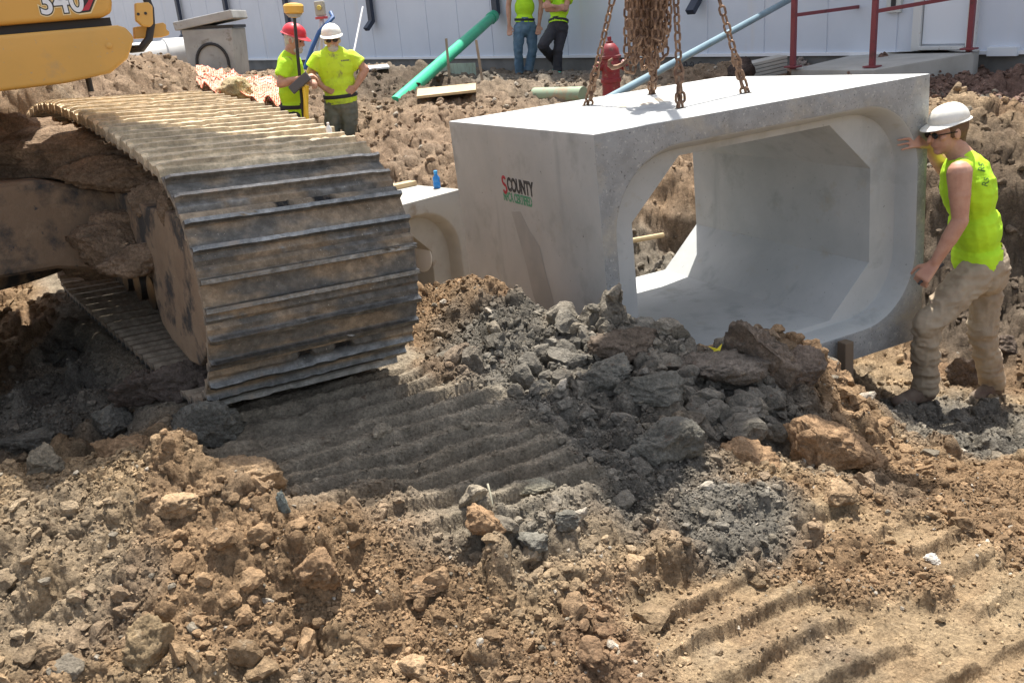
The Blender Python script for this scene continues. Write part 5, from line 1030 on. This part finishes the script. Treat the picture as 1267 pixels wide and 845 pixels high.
# the man steadying the hanging culvert
bf = B(2.19, 0, 0)
J = J_(head=(1173, 163, 5.02), neck=(1193, 193, 5.02), waist=(1211, 313, 5.02), shL=(1187, 214, 4.82), elL=(1188, 273, 4.78), wrL=(1157, 325, 4.80),
       shR=(1192, 213, 5.20), elR=(1169, 210, 5.26), wrR=(1147, 178, 5.13), hipL=(1205, 340, 4.93), hipR=(1221, 339, 5.12), knL=(1146, 402, 4.86), knR=(1215, 408, 5.10), ankL=(1145, 480, 4.93), ankR=(1229, 474, 5.16),
       toeL=(1112, 496, 4.86), toeR=(1208, 490, 5.10))
man, mx, hx = person('worker in a sleeveless hi-vis shirt steadying the hanging culvert with one hand', None, J, f=[-1, -.12, -.14], facing=[-1, .12, 0], headup=[-.1, 0, 1], vox=.0065, pants=KHAKI, shirt=HIVIS, sleeve=False, tank=True, glasses=True,
    hand_l=dict(d=at(1141, 344, 4.80) - at(1157, 325, 4.80), pn=[.5, .55, -.2], side=[-1, -.1, -.3], curl=.75), hand_r=dict(d=at(1126, 171, 5.02) - at(1147, 178, 5.13), pn=[-.1, .75, -.4], side=[0, 0, 1], curl=.30), sc=1.07, fold=.010, bulk=1.10, hats=.71, belt=False, untuck=.02)
# pen sized black tool in his left hand, lettering on his back
q = at(1148, 340, 4.79); tag(MB().tube([q + [-.05, 0, -.05], q + [.10, .03, .045]], .008, 10).build('remote_pen', BLACKM, None, True), 'short black tool held in the lower hand of the sleeveless worker', 'tool')
from mathutils.bvhtree import BVHTree
def stick_on(parent, part, px, py, make):
    """print lettering on cloth: letters are laid on the nearest cloth surface"""
    sh_ = [c for c in parent.children if c.name.startswith(part)][0]; off = parent_loc(sh_); bv = BVHTree.FromPolygons([v.co + Vector(off) for v in sh_.data.vertices], [p.vertices[:] for p in sh_.data.polygons])
    hit, nrm, _, _ = bv.ray_cast(Vector(CAM), Vector(_n(ray(px, py)))); 
    if hit is None: return
    o = make(np.array(hit) + np.array(nrm) * .01, np.array(nrm))
    for v in o.data.vertices:
        w_ = v.co + Vector(parent_loc(o)); l, n, _, _ = bv.find_nearest(w_); v.co = l + n * .0025 - Vector(parent_loc(o))
def backtxt(h, n):
    r = _n(np.cross([0, 0, 1], n)); u = np.cross(n, r); return textobj('lettering', 'RS', mat('print_dark_green', (.08, .16, .04), .8), .060, h, _n(r * .35 + u), _n(-r + u * .35), man, .0003, off=0)
stick_on(man, 'shirt', 1221, 232, backtxt); stick_on(man, 'shirt', 1218, 214, backtxt)
# two men talking behind the track
J = J_(head=(411, 50, 10.0), neck=(412, 66, 10.02), waist=(421, 117, 10.05), shR=(394, 73, 10.0), elR=(383, 92, 9.98), wrR=(401, 109, 9.95), shL=(434, 71, 10.05), elL=(452, 86, 10.05), wrL=(440, 108, 9.97),
       hipR=(413, 130, 10.05), hipL=(431, 130, 10.05), knR=(411, 174, 10.0), knL=(433, 174, 10.0), ankR=(410, 218, 10.05), ankL=(435, 218, 10.05), toeR=(404, 226, 9.85), toeL=(438, 226, 9.85))
pm2, *_ = person('bearded worker with hands on hips in a dirty hi-vis t-shirt', None, J, f=[.12, -1, -.08], facing=[.05, -1, 0], vox=.010, shirt=HIVIS_D, pants=OLIVE, beard=HAIRG, glasses=True, hairm=HAIRG,
       hand_r=dict(d=[.75, -.15, -.35], pn=[.3, 1, 0], side=[0, 0, 1], curl=.5), hand_l=dict(d=[-.75, -.15, -.45], pn=[-.3, 1, 0], side=[0, 0, 1], curl=.5), sc=1.05, bulk=1.12, untuck=.04)
def chest(h, n):
    r = _n(np.cross([0, 0, 1], n)); u = np.cross(n, r); m = MB(); [m.box(h + r * (k * .018 - .05), r, u, n, .007, .007, .0002) for k in range(6)]; return m.build('lettering', OLIVE, pm2)
stick_on(pm2, 'shirt', 428, 75, chest)
J = J_(head=(364, 50, 9.7), neck=(357, 68, 9.75), waist=(362, 131, 9.75), shR=(354, 80, 9.56), elR=(347, 104, 9.50), wrR=(374, 97, 9.42), shL=(362, 79, 9.92), elL=(372, 104, 9.9), wrL=(382, 102, 9.65),
       hipR=(361, 146, 9.66), hipL=(365, 145, 9.86), knR=(362, 190, 9.66), knL=(366, 188, 9.88), ankR=(358, 230, 9.7), ankL=(364, 228, 9.9), toeR=(373, 235, 9.66), toeL=(378, 233, 9.86))
person('surveyor in a red hard hat and hi-vis t-shirt holding a controller', None, J, f=[.9, -.25, -.30], facing=[.92, -.30, 0], vox=.010, shirt=HIVIS, pants=BLACKC, hatm=HATR, beard=HAIRG, hairm=HAIRG,
       hand_r=dict(d=[.8, .2, .15], pn=[.2, .3, -1], side=[0, .5, 1], curl=.6), hand_l=dict(d=[.3, -.5, .1], pn=[-.2, 0, -1], side=[0, -1, .5], curl=.6), sc=1.04, untuck=.08)
# two men by the wall
g = None
J = J_(head=(650, -48, 15.5), neck=(649, -30, 15.5), waist=(649, 24, 15.5), shR=(633, -22, 15.5), elR=(629, 8, 15.5), wrR=(630, 31, 15.45), shL=(666, -22, 15.5), elL=(670, 6, 15.5), wrL=(667, 30, 15.45),
       hipR=(643, 36, 15.5), hipL=(657, 36, 15.5), knR=(641, 63, 15.45), knL=(659, 62, 15.5), ankR=(643, 90, 15.5), ankL=(654, 88, 15.5), toeR=(640, 96, 15.32), toeL=(655, 94, 15.32))
person('worker in a hi-vis t-shirt and blue jeans standing by the white wall', None, J, f=[0, -1, 0], facing=[0, -1, 0], vox=.014, shirt=HIVIS, pants=JEANS, sc=1.05)
J = J_(head=(697, -45, 15.00), neck=(694, -26, 15.00), waist=(691, 26, 14.80), shR=(680, -16, 14.85), elR=(677, 12, 14.65), wrR=(690, 13, 14.55), shL=(706, -16, 14.90), elL=(700, 12, 14.65), wrL=(684, 8, 14.50),
       hipR=(684, 38, 14.75), hipL=(695, 38, 14.80), knR=(671, 57, 14.40), knL=(690, 63, 14.60), ankR=(690, 80, 15.10), ankL=(690, 88, 14.60), toeR=(686, 88, 15.00), toeL=(693, 98, 14.40))
person('worker in black trousers and mint green shoes leaning on the white wall', None, J, f=[-.4, -1, 0], facing=[-.45, -.9, 0], vox=.014, shirt=HIVIS, pants=BLACKC, boots=GREENSH, sc=1.03,
       hand_r=dict(d=[.8, .2, .2], pn=[0, 1, 0], side=[0, 0, 1], curl=.5), hand_l=dict(d=[-.8, .1, .1], pn=[0, 1, 0], side=[0, 0, 1], curl=.5))
